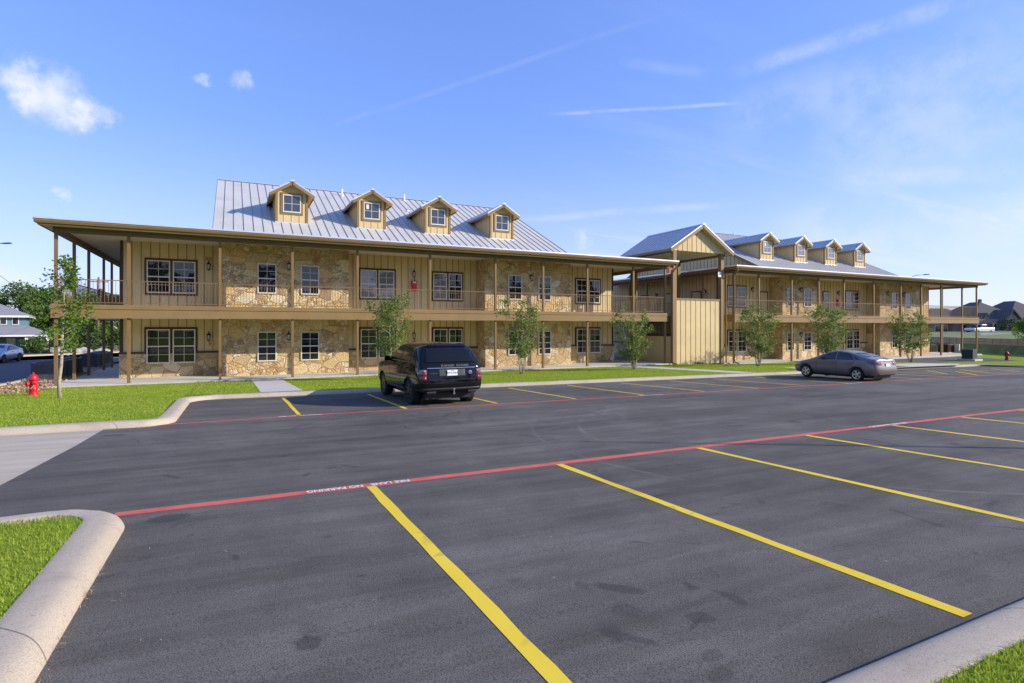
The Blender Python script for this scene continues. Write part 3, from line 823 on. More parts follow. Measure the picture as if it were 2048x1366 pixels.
def building(cfg):
    global YR, ZR
    YR = cfg.get('ridge', 40.2); ZR = ZE + SL * (YR - YE)
    R0 = Vector((cfg['xp'][0], YP, cfg['z']))
    root = empty('porch_building', R0); tag(root, cfg['label'], 'building')
    O = tuple(R0); zb = cfg['z']
    def part(m, name, mat, par=None, **k): return m.build(name, mat, par or root, O, (0, 0, 0), **k)
    xp = cfg['xp']; xl, xr = cfg['xw']                      # end walls
    # walls: batten core with battens, stone blocks in front, stone wainscot below
    core = MB(); core.box(xl, xr, YB, YK, zb, ZSOF)
    part(core, 'wall', 'siding')
    bat = MB()
    spans = []                                               # visible batten stretches of the front
    x = xl; 
    for (a, b) in cfg['stone'] + [(xr, xr)]:
        if a > x: spans.append((x, a))
        x = b
    for (a, b) in spans:
        n = int((b - a) / .42); bat = MB()
        for i in range(n + 1):
            u = a + .06 + (b - a - .12) * i / max(1, n)
            bat.box(u - .022, u + .022, YB - .02, YB, zb + 1.34, ZSOF)
        part(bat, 'batten', 'batten_shade')
    for X, s in ((xl, -1), (xr, 1)):
        bat = MB(); y = YB + .3
        while y < YK:
            bat.box(min(X, X + s * .02), max(X, X + s * .02), y - .022, y + .022, zb + 1.34, ZSOF); y += .42
        part(bat, 'batten', 'batten_shade')
    for (a, b) in cfg['stone']:
        st = MB(); st.box(a, b, YS, YB + .02, zb, ZSOF); part(st, 'stone_wall', 'flagstone')
    for i, (a, b) in enumerate(spans):
        w = MB(); e0 = .07 if a == xl else 0; e1 = .07 if b == xr else 0
        w.box(a - e0, b + e1, YB - .07, YB + (.0 if not (e0 or e1) else 3.0 * 0), zb, zb + 1.22)
        if e0: w.box(xl - .07, xl, YB, YK, zb, zb + 1.22)
        if e1: w.box(xr, xr + .07, YB, YK, zb, zb + 1.22)
        part(w, 'stone_wainscot', 'flagstone')
        l = MB(); l.box(a - e0, b + e1, YB - .10, YB - .002, zb + 1.22, zb + 1.32)
        if e0: l.box(xl - .10, xl - .002, YB - .10 + .1, YK, zb + 1.22, zb + 1.32)
        part(l, 'ledge_trim', 'dark_trim')
    ct = MB()                                                # corner boards
    ct.box(xl - .03, xl + .10, YB - .03, YB - .001, zb + 1.33, ZSOF); ct.box(xl - .028, xl - .001, YB, YB + .1, zb + 1.33, ZSOF)
    part(ct, 'corner_board', 'dark_trim')
    ct = MB(); ct.box(xr - .10, xr + .03, YB - .03, YB - .001, zb + 1.33, ZSOF); ct.box(xr + .001, xr + .028, YB, YB + .1, zb + 1.33, ZSOF)
    part(ct, 'corner_board', 'dark_trim' if cfg.get('dark_right') else 'brown_fascia')
    # deck all round
    x0, x1, y0, y1 = xp[0] - .16, xp[-1] + .16, YP - .16, YK + .3
    d = MB(); d.box(x0 + .1, x1 - .1, y0 + .1, y1 - .1, ZD0 + .06, ZD1)
    part(d, 'deck', 'slab_concrete')
    f = MB()
    f.box(x0, x1, y0, y0 + .08, ZD0, ZD0 + .40); f.box(x0 - .03, x1 + .03, y0 - .03, y0 + .10, ZD0 + .405, ZD0 + .50); f.box(x0 - .012, x1 + .012, y0 - .012, y0 + .1, ZD0 + .505, ZD1 + .004)
    f.box(x0, x0 + .08, y0 + .08, y1, ZD0, ZD0 + .40); f.box(x0 - .03, x0 + .08, y0 + .10, y1, ZD0 + .405, ZD1 + .002)
    f.box(x1 - .08, x1, y0 + .08, y1, ZD0, ZD0 + .40); f.box(x1 - .08, x1 + .03, y0 + .10, y1, ZD0 + .405, ZD1 + .002)
    part(f, 'deck_fascia', 'brown_fascia')
    c = MB(); c.box(x0 + .09, x1 - .09, y0 + .09, y1, ZD0 + .02, ZD0 + .055); part(c, 'porch_ceiling', 'ceiling_white')
    # posts, two storeys, each its own part
    yl = cfg['ysl']; yr = cfg['ysr']
    plist = [(x, YP) for x in xp] + [(xp[0], y) for y in yl] + [(xp[-1], y) for y in yr]
    for (x, y) in plist:
        for (za, zc) in ((zb, ZD0 + .02), (ZD1, ZBEAM + .01)):
            m = MB(); m.box(x - .062, x + .062, y - .062, y + .062, za, zc); m.box(x - .085, x + .085, y - .085, y + .085, za, za + .012)
            part(m, 'post', 'brown_paint')
    # railings, one per bay
    for a, b in zip(xp, xp[1:]):
        m = MB(); rail_run(m, a, b, ZD1, 'x', YP - .02); part(m, 'railing', 'brown_paint')
    for X, ys in ((xp[0], [YP] + yl), (xp[-1], [YP] + yr)):
        for a, b in zip(ys, ys[1:]):
            m = MB(); rail_run(m, a, b, ZD1, 'y', X); part(m, 'railing', 'brown_paint')
    # beams under the eaves
    b = MB(); b.box(xp[0] - .10, xp[-1] + .10, YP - .09, YP + .09, ZBEAM, ZSOF); part(b, 'beam', 'dark_beam')
    for X in (xp[0], xp[-1]):
        b = MB(); b.box(X - .09, X + .09, YP + .09, YK + .2, ZBEAM, ZSOF); part(b, 'beam', 'dark_beam')
    ex0, ex1, ey1 = xp[0] - .49, xp[-1] + .46, 2 * YR - YE
    s = MB(); s.box(ex0 + .02, ex1 - .02, YE + .03, ey1, ZSOF + .003, ZSOF + .03); part(s, 'soffit', 'soffit')
    g = MB()                                                  # fascia boards
    g.box(ex0, ex1, YE, YE + .03, ZSOF - .04, ZE - .02); g.box(ex0 - .0, ex0 + .03, YE + .03, ey1, ZSOF - .04, ZE - .02); g.box(ex1 - .03, ex1, YE + .03, ey1, ZSOF - .04, ZE - .02)
    part(g, 'fascia', 'brown_fascia')
    g = MB()                                                  # gutters
    def gut(p, axis, a, b): g.prism(p, axis, a, b)
    gut([(YE - .002, ZE - .20), (YE - .08, ZE - .20), (YE - .13, ZE - .10), (YE - .135, ZE - .03), (YE - .002, ZE - .03)], 'x', ex0 - .1, ex1 + .1)
    gut([(ex0 - .002, ZE - .20), (ex0 - .08, ZE - .20), (ex0 - .13, ZE - .03), (ex0 - .002, ZE - .03)], 'y', YE, ey1)
    gut([(ex1 + .002, ZE - .20), (ex1 + .08, ZE - .20), (ex1 + .13, ZE - .03), (ex1 + .002, ZE - .03)], 'y', YE, ey1)
    part(g, 'gutter', 'brown_fascia')
    g = MB(); g.box(ex0 - .12, ex1 + .12, YE - .160, YE + .02, ZE - .030, ZE + .045)
    g.box(ex0 - .165, ex0 + .02, YE + .02, ey1, ZE - .05, ZE + .05); g.box(ex1 - .02, ex1 + .165, YE + .02, ey1, ZE - .05, ZE + .05)
    part(g, 'drip_edge', 'gutter_metal')
    # main gable roof
    vl, vr = cfg['verge']
    zf = lambda y: ZE + SL * (y - YE) if y < YR else ZE + SL * (2 * YR - YE - y)
    r = MB()
    r.slab([(vl, YE - .06, zf(YE - .06)), (vr, YE - .06, zf(YE - .06)), (vr, YR, ZR), (vl, YR, ZR)], .05)
    r.slab([(vl, YR, ZR), (vr, YR, ZR), (vr, ey1, ZE), (vl, ey1, ZE)], .05)
    roof = part(r, 'roof', 'steel_roof')
    rb = MB(); x = vl + .012
    while x < vr:
        rb.bar((x, YE - .04, zf(YE - .04) + .016), (x, YR, ZR + .016), .022, .036); x += .4575
    part(rb, 'roof_seam', 'steel_seam', roof)
    rb = MB(); rb.prism([(YR - .16, ZR - .03), (YR, ZR + .055), (YR + .16, ZR - .03), (YR, ZR + .045)], 'x', vl - .02, vr + .02); part(rb, 'ridge_cap', 'gutter_metal', roof)
    for X in (vl, vr):
        for (ya, yb_) in ((YE, YR), (YR, ey1)):
            tr = MB(); tr.bar((X, ya, zf(ya) - .10), (X, yb_, zf(yb_) - .10), .03, .20); part(tr, 'rake_board', 'brown_fascia', roof)
    for X, fc in ((vl + .35, 1), (vr - .35, -1)):
        gm = MB(); gb = MB(); gable_wall(gm, gb, X, fc, zf)
        part(gm, 'gable_wall', 'siding'); part(gb, 'batten', 'batten_shade')
    # low hipped roofs over the end porches
    LS = .085
    for (ve, xe, s) in ((vl, ex0, 1), (vr, ex1, -1)):
        w = abs(ve - xe) + .4; D = YR - YE; zl = lambda t: ZE + LS * t
        lo = MB(); rb = MB(); xin = ve + .4 * s
        if w <= D:
            A = (xe, YE, ZE); B = (xin, YE, ZE); Cc = (xin, YE + w, zl(w)); E2 = (xin, ey1 - w, zl(w)); G = (xe, ey1, ZE); H = (xin, ey1, ZE)
            polys = [[A, B, Cc], [A, Cc, E2, G], [G, E2, H]]
        else:
            A = (xe, YE, ZE); B = (xin, YE, ZE); Cc = (xin, YR, zl(D)); K = (xe + s * D, YR, zl(D)); G = (xe, ey1, ZE); H = (xin, ey1, ZE)
            polys = [[A, B, Cc, K], [A, K, G], [G, K, Cc, H]]
        for p in polys:
            if s < 0: p = p[::-1]
            lo.slab(p, .04)
        low = part(lo, 'low_roof', 'steel_roof')
        x = xe + s * .2
        while (ve - x) * s > .1:
            t = min(abs(x - xe), D); rb.bar((x, YE - .05, ZE + .016), (x, YE + t, zl(t) + .016), .020, .034); x += s * .4575
        y = YE + .3
        while y < ey1 - .2:
            t = min(y - YE, ey1 - y, w); rb.bar((xe - .05 * s, y, ZE + .016), (xe + s * t, y, zl(t) + .016), .020, .034); y += .4575
        part(rb, 'roof_seam', 'steel_seam', low)
    # dormers
    for i, xc in enumerate(cfg['dormers']): dormer(root, O, xc, zf, i in cfg.get('sticker', ()), cfg.get('blind_dormer'))
    # windows
    for (kind, xa, xb, g_up, g_lo) in cfg['win']:
        for lev in (0, 1):
            gl = (g_lo, g_up)[lev]
            if gl is None: continue
            if kind == 'double':
                z0, h = ((zb + .70, 1.80), (4.40, 1.72))[lev]; wd = (xb - xa - .12 - .2) / 2
                t = MB(); y0 = YB - .045
                zt = z0 + h
                t.box(xa, xb, y0, YB - .003, zt, zt + .11)
                zbot = z0 if lev else zb + 1.32
                if lev: t.box(xa, xb, y0, YB - .003, z0 - .11, z0)
                t.box(xa, xa + .1, y0, YB - .003, zbot, zt); t.box(xb - .1, xb, y0, YB - .003, zbot, zt); t.box((xa + xb) / 2 - .06, (xa + xb) / 2 + .06, y0, YB - .003, zbot, zt)
                part(t, 'window_trim', 'dark_trim')
                off = .075 if not lev else .0
                for k, xm in enumerate((xa + .1 + wd / 2, xb - .1 - wd / 2)):
                    gg = gl if isinstance(gl, str) else gl[k]
                    add_window(root, xm, YB - .008 - off, z0, wd, h, gg, origin=O)
            elif kind == 'single':
                z0, h = ((zb + .74, 1.62), (4.44, 1.64))[lev]
                add_window(root, (xa + xb) / 2, YS - .006, z0, xb - xa, h, gl, origin=O)
            elif kind == 'narrow':
                z0, h = ((zb + .3, 1.95), (3.95, 2.0))[lev]
                t = MB(); t.box(xa - .08, xb + .08, YB - .04, YB - .003, z0 - .08, z0 + h + .1); part(t, 'window_trim', 'dark_trim')
                add_window(root, (xa + xb) / 2, YB - .042, z0, xb - xa, h, gl, origin=O)
    for (xa, xb) in cfg.get('doors', ()):
        for z0 in (zb, ZD1):
            d = MB(); d.box(xa, xb, YB - .03, YB - .004, z0 + .01, z0 + 2.08); do = part(d, 'door', 'siding')
            d.v, d.f = [], []
            d.box(xa - .1, xa, YB - .05, YB - .004, z0, z0 + 2.18); d.box(xb, xb + .1, YB - .05, YB - .004, z0, z0 + 2.18); d.box(xa, xb, YB - .05, YB - .004, z0 + 2.08, z0 + 2.18)
            part(d, 'door_frame', 'dark_trim', do)
            d = MB(); d.lathe([(.03, 0), (.03, .05), (.012, .06)], (xa + .08, YB - .09, z0 + 1.0), 8, 'y'); part(d, 'handle', 'chrome', do)
    for (x, y, zs) in cfg['lanterns']:
        for z in zs: add_lantern(root, x, y, z, O)
    return root, O


def dormer(root, O, xc, zf, sticker, blind):
    hw, yf = .80, 32.55; zb = zf(yf); zc, zp = 9.82, 10.46
    eo, oh = 1.13, .36                                       # half-width at the eaves, front overhang
    ze = 9.77; s = (zp - ze) / eo
    yback = YE + (zp - ZE) / SL; ysd = YE + (zc - ZE) / SL
    m = MB()
    zt = zp - s * hw - .05
    m.add([(xc - hw, yf, zb - .1), (xc + hw, yf, zb - .1), (xc + hw, yf, zt), (xc, yf, zp - .06), (xc - hw, yf, zt),
           (xc - hw, yback, zb - .1), (xc + hw, yback, zb - .1), (xc + hw, yback, zt), (xc, yback, zp - .06), (xc - hw, yback, zt)],
          [(0, 1, 2, 3, 4), (5, 9, 8, 7, 6), (0, 4, 9, 5), (1, 6, 7, 2), (4, 3, 8, 9), (3, 2, 7, 8)])
    for dx in (-.40, 0.0, .40):
        m.box(xc + dx - .022, xc + dx + .022, yf - .02, yf, zb, zp - s * abs(dx) - .1)
    y = yf + .33
    while y < ysd:
        for sg in (-1, 1):
            X = xc + sg * hw; m.box(min(X, X + sg * .02), max(X, X + sg * .02), y - .02, y + .02, zf(y) - .05, zt)
        y += .36
    dm = m.build('dormer', 'siding', root, O, (0, 0, 0))
    for sg in (-1, 1):
        X = xc + sg * hw; c = MB()
        c.box(min(X - sg * .09, X + sg * .03), max(X - sg * .09, X + sg * .03), yf - .032, yf - .001, zb - .02, zt + .02)
        c.box(min(X + sg * .001, X + sg * .03), max(X + sg * .001, X + sg * .03), yf, yf + .10, zb - .02, zt)
        c.build('corner_board', 'brown_fascia', dm, O, (0, 0, 0))
    fl = MB(); fl.box(xc - hw - .05, xc + hw + .05, yf - .07, yf - .035, zb - .09, zb + .035); fl.build('flashing', 'gutter_metal', dm, O, (0, 0, 0))
    r = MB(); y0 = yf - oh
    for sg in (-1, 1):
        ye = YE + (ze - ZE) / SL
        p = [(xc, y0, zp), (xc + sg * eo, y0, ze), (xc + sg * eo, ye, ze), (xc, yback, zp)]
        r.slab(p if sg < 0 else p[::-1], .035)
    rf = r.build('dormer_roof', 'steel_roof', dm, O, (0, 0, 0))
    q = MB()
    for sg in (-1, 1):
        y = y0 + .012
        while y < yback:
            # seam ends where the dormer roof meets the main slope
            zlow = max(ze, ZE + SL * (y - YE) + .01)
            if zp - zlow > .05: q.bar((xc, y, zp + .014), (xc + sg * (zp - zlow) / s, y, zlow + .016), .040, .046)
            y += .42
    q.prism([(xc - .14, zp - .06), (xc, zp + .05), (xc + .14, zp - .06), (xc, zp + .02)], 'y', y0 - .04, yback)
    q.box(xc - .10, xc + .10, y0 - .055, y0 + .05, zp - .045, zp + .045)
    q2 = q.build('roof_seam', 'gutter_metal', dm, O, (0, 0, 0))  # light metal and extra seam width stand in for sunlit rib faces
    for sg in (-1, 1):
        k = MB()
        k.bar((xc, y0 + .02, zp - .115), (xc + sg * (eo - .01), y0 + .02, ze - .115), .035, .15)
        k.bar((xc + sg * (eo - .02), y0 + .04, ze - .10), (xc + sg * (eo - .02), YE + (ze - ZE) / SL, ze - .10), .03, .13)
        k.build('rake_board', 'brown_fascia', dm, O, (0, 0, 0))
    for sg in (-1, 1):
        sf = MB()
        p = [(xc, y0 + .04, zp - .10), (xc + sg * (eo - .04), y0 + .04, ze - .08), (xc + sg * (eo - .04), YE + (ze - ZE) / SL, ze - .08), (xc, yf + .02, zp - .10)]
        sf.slab(p if sg < 0 else p[::-1], .012)
        sf.build('soffit', 'siding', dm, O, (0, 0, 0))
    zw = zb + .56; w, h = .92, .96
    t = MB()
    t.box(xc - w / 2 - .1, xc + w / 2 + .1, yf - .045, yf - .002, zw + h, zw + h + .10); t.box(xc - w / 2 - .1, xc + w / 2 + .1, yf - .045, yf - .002, zw - .10, zw)
    t.box(xc - w / 2 - .1, xc - w / 2, yf - .045, yf - .002, zw, zw + h); t.box(xc + w / 2, xc + w / 2 + .1, yf - .045, yf - .002, zw, zw + h)
    t.build('window_trim', 'brown_fascia', dm, O, (0, 0, 0))
    wo = add_window(dm, xc, yf - .012, zw, w, h, 'glass_blind' if blind else 'glass_dormer', rows=1, origin=O)
    if sticker:
        st = MB(); st.box(xc - .30, xc - .16, yf - .046, yf - .042, zw + .58, zw + .84); st.build('window_sticker', 'white_paint', dm, O, (0, 0, 0))


def build_buildings():
    W, Bd = 'glass_window', 'glass_blind'
    b1 = building(dict(
        label='tan two storey porch building on the left, four dormers on its grey roof', z=0.0,
        xp=[-7.05, -4.36, -.59, 2.76, 6.09, 10.23, 14.4, 17.76, 21.15, 24.99, 27.85], xw=(-5.17, 25.77),
        ysl=[34.48, 37.6, 41.55, 44.05, 47.2], ysr=[34.5, 37.6, 41.5], stone=[(-.54, 6.0), (14.64, 21.2)], verge=(-.9, 19.3),
        dormers=[2.84, 7.13, 11.12, 15.42], sticker=(1,), dark_right=True,
        win=[('double', -4.15, -1.73, W, W), ('single', 1.17, 2.12, W, W), ('single', 3.38, 4.36, W, W), ('double', 6.82, 9.10, (Bd, Bd), W), ('double', 11.44, 13.62, (Bd, W), W),
             ('single', 16.30, 17.32, W, W), ('single', 18.58, 19.57, W, W), ('double', 22.36, 24.64, W, W)],
        lanterns=[(-1.2, YB, (5.95, 2.12)), (2.74, YS, (6.02, 2.14)), (10.25, YB, (6.02, 2.12)), (18.0, YS, (5.98, 2.15))]))
    b2 = building(dict(
        label='tan two storey porch building on the right, seen past the stair tower', z=-.2,
        xp=[34.75, 37.5, 41.38, 44.8, 48.21, 52.52, 56.73, 60.14, 63.65, 67.57, 70.41], xw=(36.6, 68.1),
        ysl=[34.5, 37.6, 41.5, 44.1, 47.2], ysr=[34.5, 37.6, 41.5, 44.1, 47.2], stone=[(43.0, 47.9), (57.1, 64.2)], verge=(37.0, 55.6), ridge=39.5,
        dormers=[39.95, 44.2, 48.25, 52.45], sticker=(0,), blind_dormer=True,
        win=[('double', 37.65, 39.99, W, W), ('single', 43.55, 44.45, W, W), ('single', 45.75, 46.77, W, W), ('narrow', 50.32, 51.14, W, W), ('double', 53.62, 55.86, W, W),
             ('single', 59.0, 59.95, W, W), ('single', 61.3, 62.3, W, W)],
        doors=[(41.72, 42.62)],
        lanterns=[(40.67, YB, (5.95, 2.0)), (45.25, YS, (5.98, 2.0)), (52.5, YB, (5.95, 2.0)), (58.2, YS, (6.0,)), (60.9, YS, (5.95, 2.0))]))
    # doors and lanterns on the side wall of the right building, under its low porch roof
    r2, O2 = b2
    def pt(m, n, mat, par=None): return m.build(n, mat, par or r2, O2, (0, 0, 0))
    for (ya, yb) in ((36.6, 37.6), (40.2, 41.2), (43.6, 44.6)):
        for z0 in (-.2, ZD1):
            d = MB(); d.box(36.565, 36.598, ya, yb, z0 + .01, z0 + 2.08); do = pt(d, 'door', 'siding')
            d = MB(); d.box(36.55, 36.598, ya - .1, ya, z0, z0 + 2.18); d.box(36.55, 36.598, yb, yb + .1, z0, z0 + 2.18); d.box(36.55, 36.598, ya, yb, z0 + 2.08, z0 + 2.18); pt(d, 'door_frame', 'dark_trim', do)
    add_lantern(r2, 36.58, 36.0, 5.7, O2, rz=-math.pi / 2); add_lantern(r2, 36.58, 42.2, 5.7, O2, rz=-math.pi / 2)
    # roof vent pipes
    r1, O1 = b1
    for par, O, lst in ((r1, O1, ((6.6, 39.2), (11.0, 39.6))), (r2, O2, ((43.7, 39.4),))):
        for (x, y) in lst:
            z = ZE + SL * (y - YE); m = MB(); m.tube([(x, y, z - .05), (x, y, z + .45)], .05, 8); m.lathe([(.12, -.02), (.12, .02), (.05, .06)], (x, y, z), 8); m.build('vent_pipe', 'gutter_metal', par, O, (0, 0, 0))
    m = MB(); x, y = 10.5, 36.9; z = ZE + SL * (y - YE); m.tube([(x, y, z - .05), (x, y, z + .12), (x + .05, y - .02, z + .16), (x + .22, y - .03, z + .15)], .06, 8); m.build('vent_pipe', 'gutter_metal', r1, O1, (0, 0, 0))
    # downspouts
    for par, O, x, yy, zb in ((r1, O1, 28.26, 30.95, -.1), (r2, O2, 34.36, 30.9, -.2)):
        m = MB(); m.tube([(x, YE - .06, ZE - .2), (x, YE - .02, ZE - .42), (x, yy, ZE - .75), (x, yy, zb + .25), (x + .05, yy - .1, zb + .10), (x + .12, yy - .35, zb + .06)], .055, 8); m.build('downspout', 'brown_fascia', par, O, (0, 0, 0))
    # number signs
    def sign(x, y, z, txt, label, plate, w=.34, h=.2, fg='sign_red', size=.17):
        e = empty('door_sign', (x, y, z)); tag(e, label, 'sign')
        m = MB(); m.box(-w / 2, w / 2, -.012, 0, -h / 2, h / 2); m.build('plate', plate, e)
        if txt: text_mesh(txt, size, fg, 'lettering', e, (0, -.014, -.004), (math.pi / 2, 0, 0), extrude=.001, bold=.004)
        return e
    sign(-1.22, YB - .022, 6.33, 'B-5', 'orange plate reading B-5 above the upper porch lantern', 'sign_orange')
    sign(-1.06, YB - .022, 1.72, 'B-1', 'orange plate reading B-1 below the lower porch lantern', 'sign_orange')
    # extinguishers
    def ext(x, z, label):
        e = empty('fire_extinguisher', (x, YB - .03, z)); tag(e, label, 'fire extinguisher', 'fire extinguisher cabinets')
        m = MB(); m.prism([(-.15, -.32), (.15, -.32), (.15, .10), (.20, .32), (-.20, .32), (-.15, .10)], 'y', -.20, .02); m.build('cabinet', 'red_paint', e, bevel=.02)
        m = MB(); m.box(-.11, .11, -.212, -.2, .18, .27); m.build('label_plate', 'white_paint', e)
    ext(10.25, 5.22, 'red fire extinguisher cabinet on the left building upper porch')
    ext(10.3, 1.35, 'red fire extinguisher cabinet on the left building lower porch, mostly behind the black car')
    ext(52.45, 4.98, 'red fire extinguisher cabinet on the right building upper porch')


def build_tower():
    Y0, Y1, X0, X1 = 31.2, 36.0, 28.72, 33.45
    O = ((X0 + X1) / 2, Y0, -.1); root = empty('stair_tower', O); tag(root, 'gable roofed stair tower standing between the two porch buildings', 'stair tower')
    def P(m, n, mat, par=None, **k): return m.build(n, mat, par or root, O, (0, 0, 0), **k)
    for (x, y) in ((X0, Y0 + .16), (X1, Y0 + .16), (X0, Y1), (X1, Y1)):
        m = MB(); m.box(x - .15, x + .15, y - .15, y + .15, -.25, 8.2); P(m, 'post', 'brown_fascia' if y < 32 else 'brown_paint')
    # front panel with battens and cap
    m = MB(); m.box(X0 + .15, X1 - .15, Y0 + .10, Y0 + .24, -.12, 4.62)
    n = 9
    for i in range(1, n):
        x = X0 + .15 + (X1 - X0 - .30) * i / n
        m.box(x - .03, x + .03, Y0 + .075, Y0 + .10, -.10, 4.62)
    P(m, 'front_panel', 'siding')
    m = MB(); m.box(X0 + .15, X1 - .15, Y0 + .05, Y0 + .29, 4.62, 4.74); P(m, 'panel_cap', 'brown_fascia')
    m = MB(); m.box(30.7, 31.5, Y0 + .085, Y0 + .099, -.11, -.02); P(m, 'vent_grille', 'dark_trim')
    # left side wall under the stairs
    m = MB(); m.box(X0 - .05, X0 + .06, Y0 + .33, Y0 + 5.0, -.15, 1.95); y = Y0 + .6
    while y < Y0 + 5.0: m.box(X0 - .07, X0 - .05, y - .022, y + .022, -.12, 1.95); y += .42
    P(m, 'side_wall', 'siding')
    m = MB(); m.box(X0 - .08, X0 + .1, Y0 + .32, Y0 + 5.0, 1.95, 2.07); P(m, 'wall_cap', 'dark_trim')
    m = MB(); m.box(X1 - .06, X1 + .05, Y0 + .33, Y0 + 4.9, -.25, 4.6); P(m, 'side_wall', 'siding')
    # stairs
    st = MB(); n = 18
    for i in range(n):
        y = Y1 + 1.2 - i * .28; z = 3.6 - (i + 1) * .185
        st.box(29.0, 30.6, y - .29, y, z - .05, z)
    st.bar((28.97, Y1 + 1.2, 3.45), (28.97, Y1 + 1.2 - n * .28, 3.45 - n * .185), .05, .30); P(st, 'stairs', 'dark_beam')
    hr = MB()
    for dz in (1.05, .92):
        hr.tube([(28.93, Y1 + 1.2, 3.6 + dz), (28.93, Y0 + .5, 3.6 + dz - (Y1 + 1.2 - Y0 - .5) * .185 / .28)], .022, 6)
    P(hr, 'handrail', 'brown_paint')
    lp = MB(); lp.box(28.1, 34.5, Y1 + .9, 46, 3.02, 3.6); P(lp, 'landing', 'dark_beam')
    # ceiling beams, gable, roof
    xc = (X0 + X1) / 2 + .4; zt = 8.16; ph = 10.22; he = 3.10
    m = MB(); m.box(X0 - .21, X1 + .21, Y0 + .32, Y1 + .6, 8.2, 8.26); P(m, 'tower_ceiling', 'ceiling_white')
    for (xa, xb) in ((X0 - .24, X0 - .211), (X1 + .211, X1 + .24)):
        m = MB(); m.box(xa, xb, Y0, Y1 + .7, 8.05, 8.34); P(m, 'beam', 'brown_fascia')
    s = (ph - 8.28) / he; xc = (X0 + X1) / 2
    g = MB(); hw = (X1 - X0) / 2 + .21
    g.prism([(xc - hw, 8.21), (xc + hw, 8.21), (xc + hw, ph - s * hw - .06), (xc, ph - .06), (xc - hw, ph - s * hw - .06)], 'y', Y0 + .02, Y0 + .30)
    n = 11
    for i in range(n + 1):
        x = xc - hw + .05 + (2 * hw - .1) * i / n
        g.box(x - .025, x + .025, Y0 - .004, Y0 + .02, 8.21, ph - s * abs(x - xc) - .10)
    P(g, 'gable_wall', 'siding')
    r = MB(); y0 = Y0 - .42; y1 = Y1 + 1.0
    for sg in (-1, 1):
        p = [(xc, y0, ph), (xc + sg * he, y0, 8.28), (xc + sg * he, y1, 8.28), (xc, y1, ph)]
        r.slab(p if sg < 0 else p[::-1], .05)
    rf = P(r, 'roof', 'steel_roof')
    q = MB()
    for sg in (-1, 1):
        y = y0 + .012
        while y < y1: q.bar((xc, y, ph + .02), (xc + sg * he, y, 8.30), .045, .055); y += .4575
    P(q, 'roof_seam', 'gutter_metal', rf)  # pale, widened seams put the sun caught by the ribs into the colour
    q = MB(); q.prism([(xc - .15, ph - .06), (xc, ph + .05), (xc + .15, ph - .06), (xc, ph + .03)], 'y', y0 - .04, y1); q.box(xc - .12, xc + .12, y0 - .06, y0 + .05, ph - .05, ph + .05)
    P(q, 'ridge_cap', 'gutter_metal', rf)
    for sg in (-1, 1):
        q = MB()
        q.bar((xc, y0 + .025, ph - .155), (xc + sg * (he - .01), y0 + .025, 8.28 - .155), .05, .20)
        q.bar((xc + sg * (he - .02), y0 + .05, 8.17), (xc + sg * (he - .02), y1, 8.17), .03, .17)
        P(q, 'rake_board', 'brown_fascia', rf)
    for sg in (-1, 1):
        q = MB()
        p = [(xc, y0 + .05, ph - .15), (xc + sg * (he - .05), y0 + .05, 8.12), (xc + sg * (he - .05), y1, 8.12), (xc, y1, ph - .15)]
        q.slab(p if sg < 0 else p[::-1], .012)
        P(q, 'soffit', 'soffit', rf)
    def tsign(x, z, plate, fg, txt, lab):
        e = empty('notice_sign', (x, Y0 - .02, z)); tag(e, lab, 'sign')
        m = MB(); m.box(-.16, .16, -.01, .015, -.19, .19); m.build('plate', plate, e)
        text_mesh(txt, .16, fg, 'lettering', e, (0, -.012, 0), (math.pi / 2, 0, 0), extrude=.001)
    tsign(X1 - .34, 6.62, 'white_paint', 'sign_red', '101', 'small white notice plate with red lettering on right tower post')
    tsign(X0 - .45, 6.72, 'sign_red', 'white_paint', '', 'small red notice plate on left tower post')
    d = MB(); d.tube([(X0 - .30, Y0 - .05, 6.75), (X0 - .30, Y0 - .06, -.0), (X0 - .2, Y0 - .3, -.08)], .05, 8); P(d, 'downspout', 'brown_fascia')
    d = MB(); d.tube([(X1 + .30, Y0 - .05, 6.75), (X1 + .30, Y0 - .06, -.1), (X1 + .4, Y0 - .3, -.15)], .05, 8); P(d, 'downspout', 'brown_fascia')


# ------------------------------------------------------------------ vehicles (local frame: +y forward from the rear bumper, x right, z up)
def evaluated_mesh(ob):
    dg = bpy.context.evaluated_depsgraph_get(); dg.update()
    return bpy.data.meshes.new_from_object(ob.evaluated_get(dg))


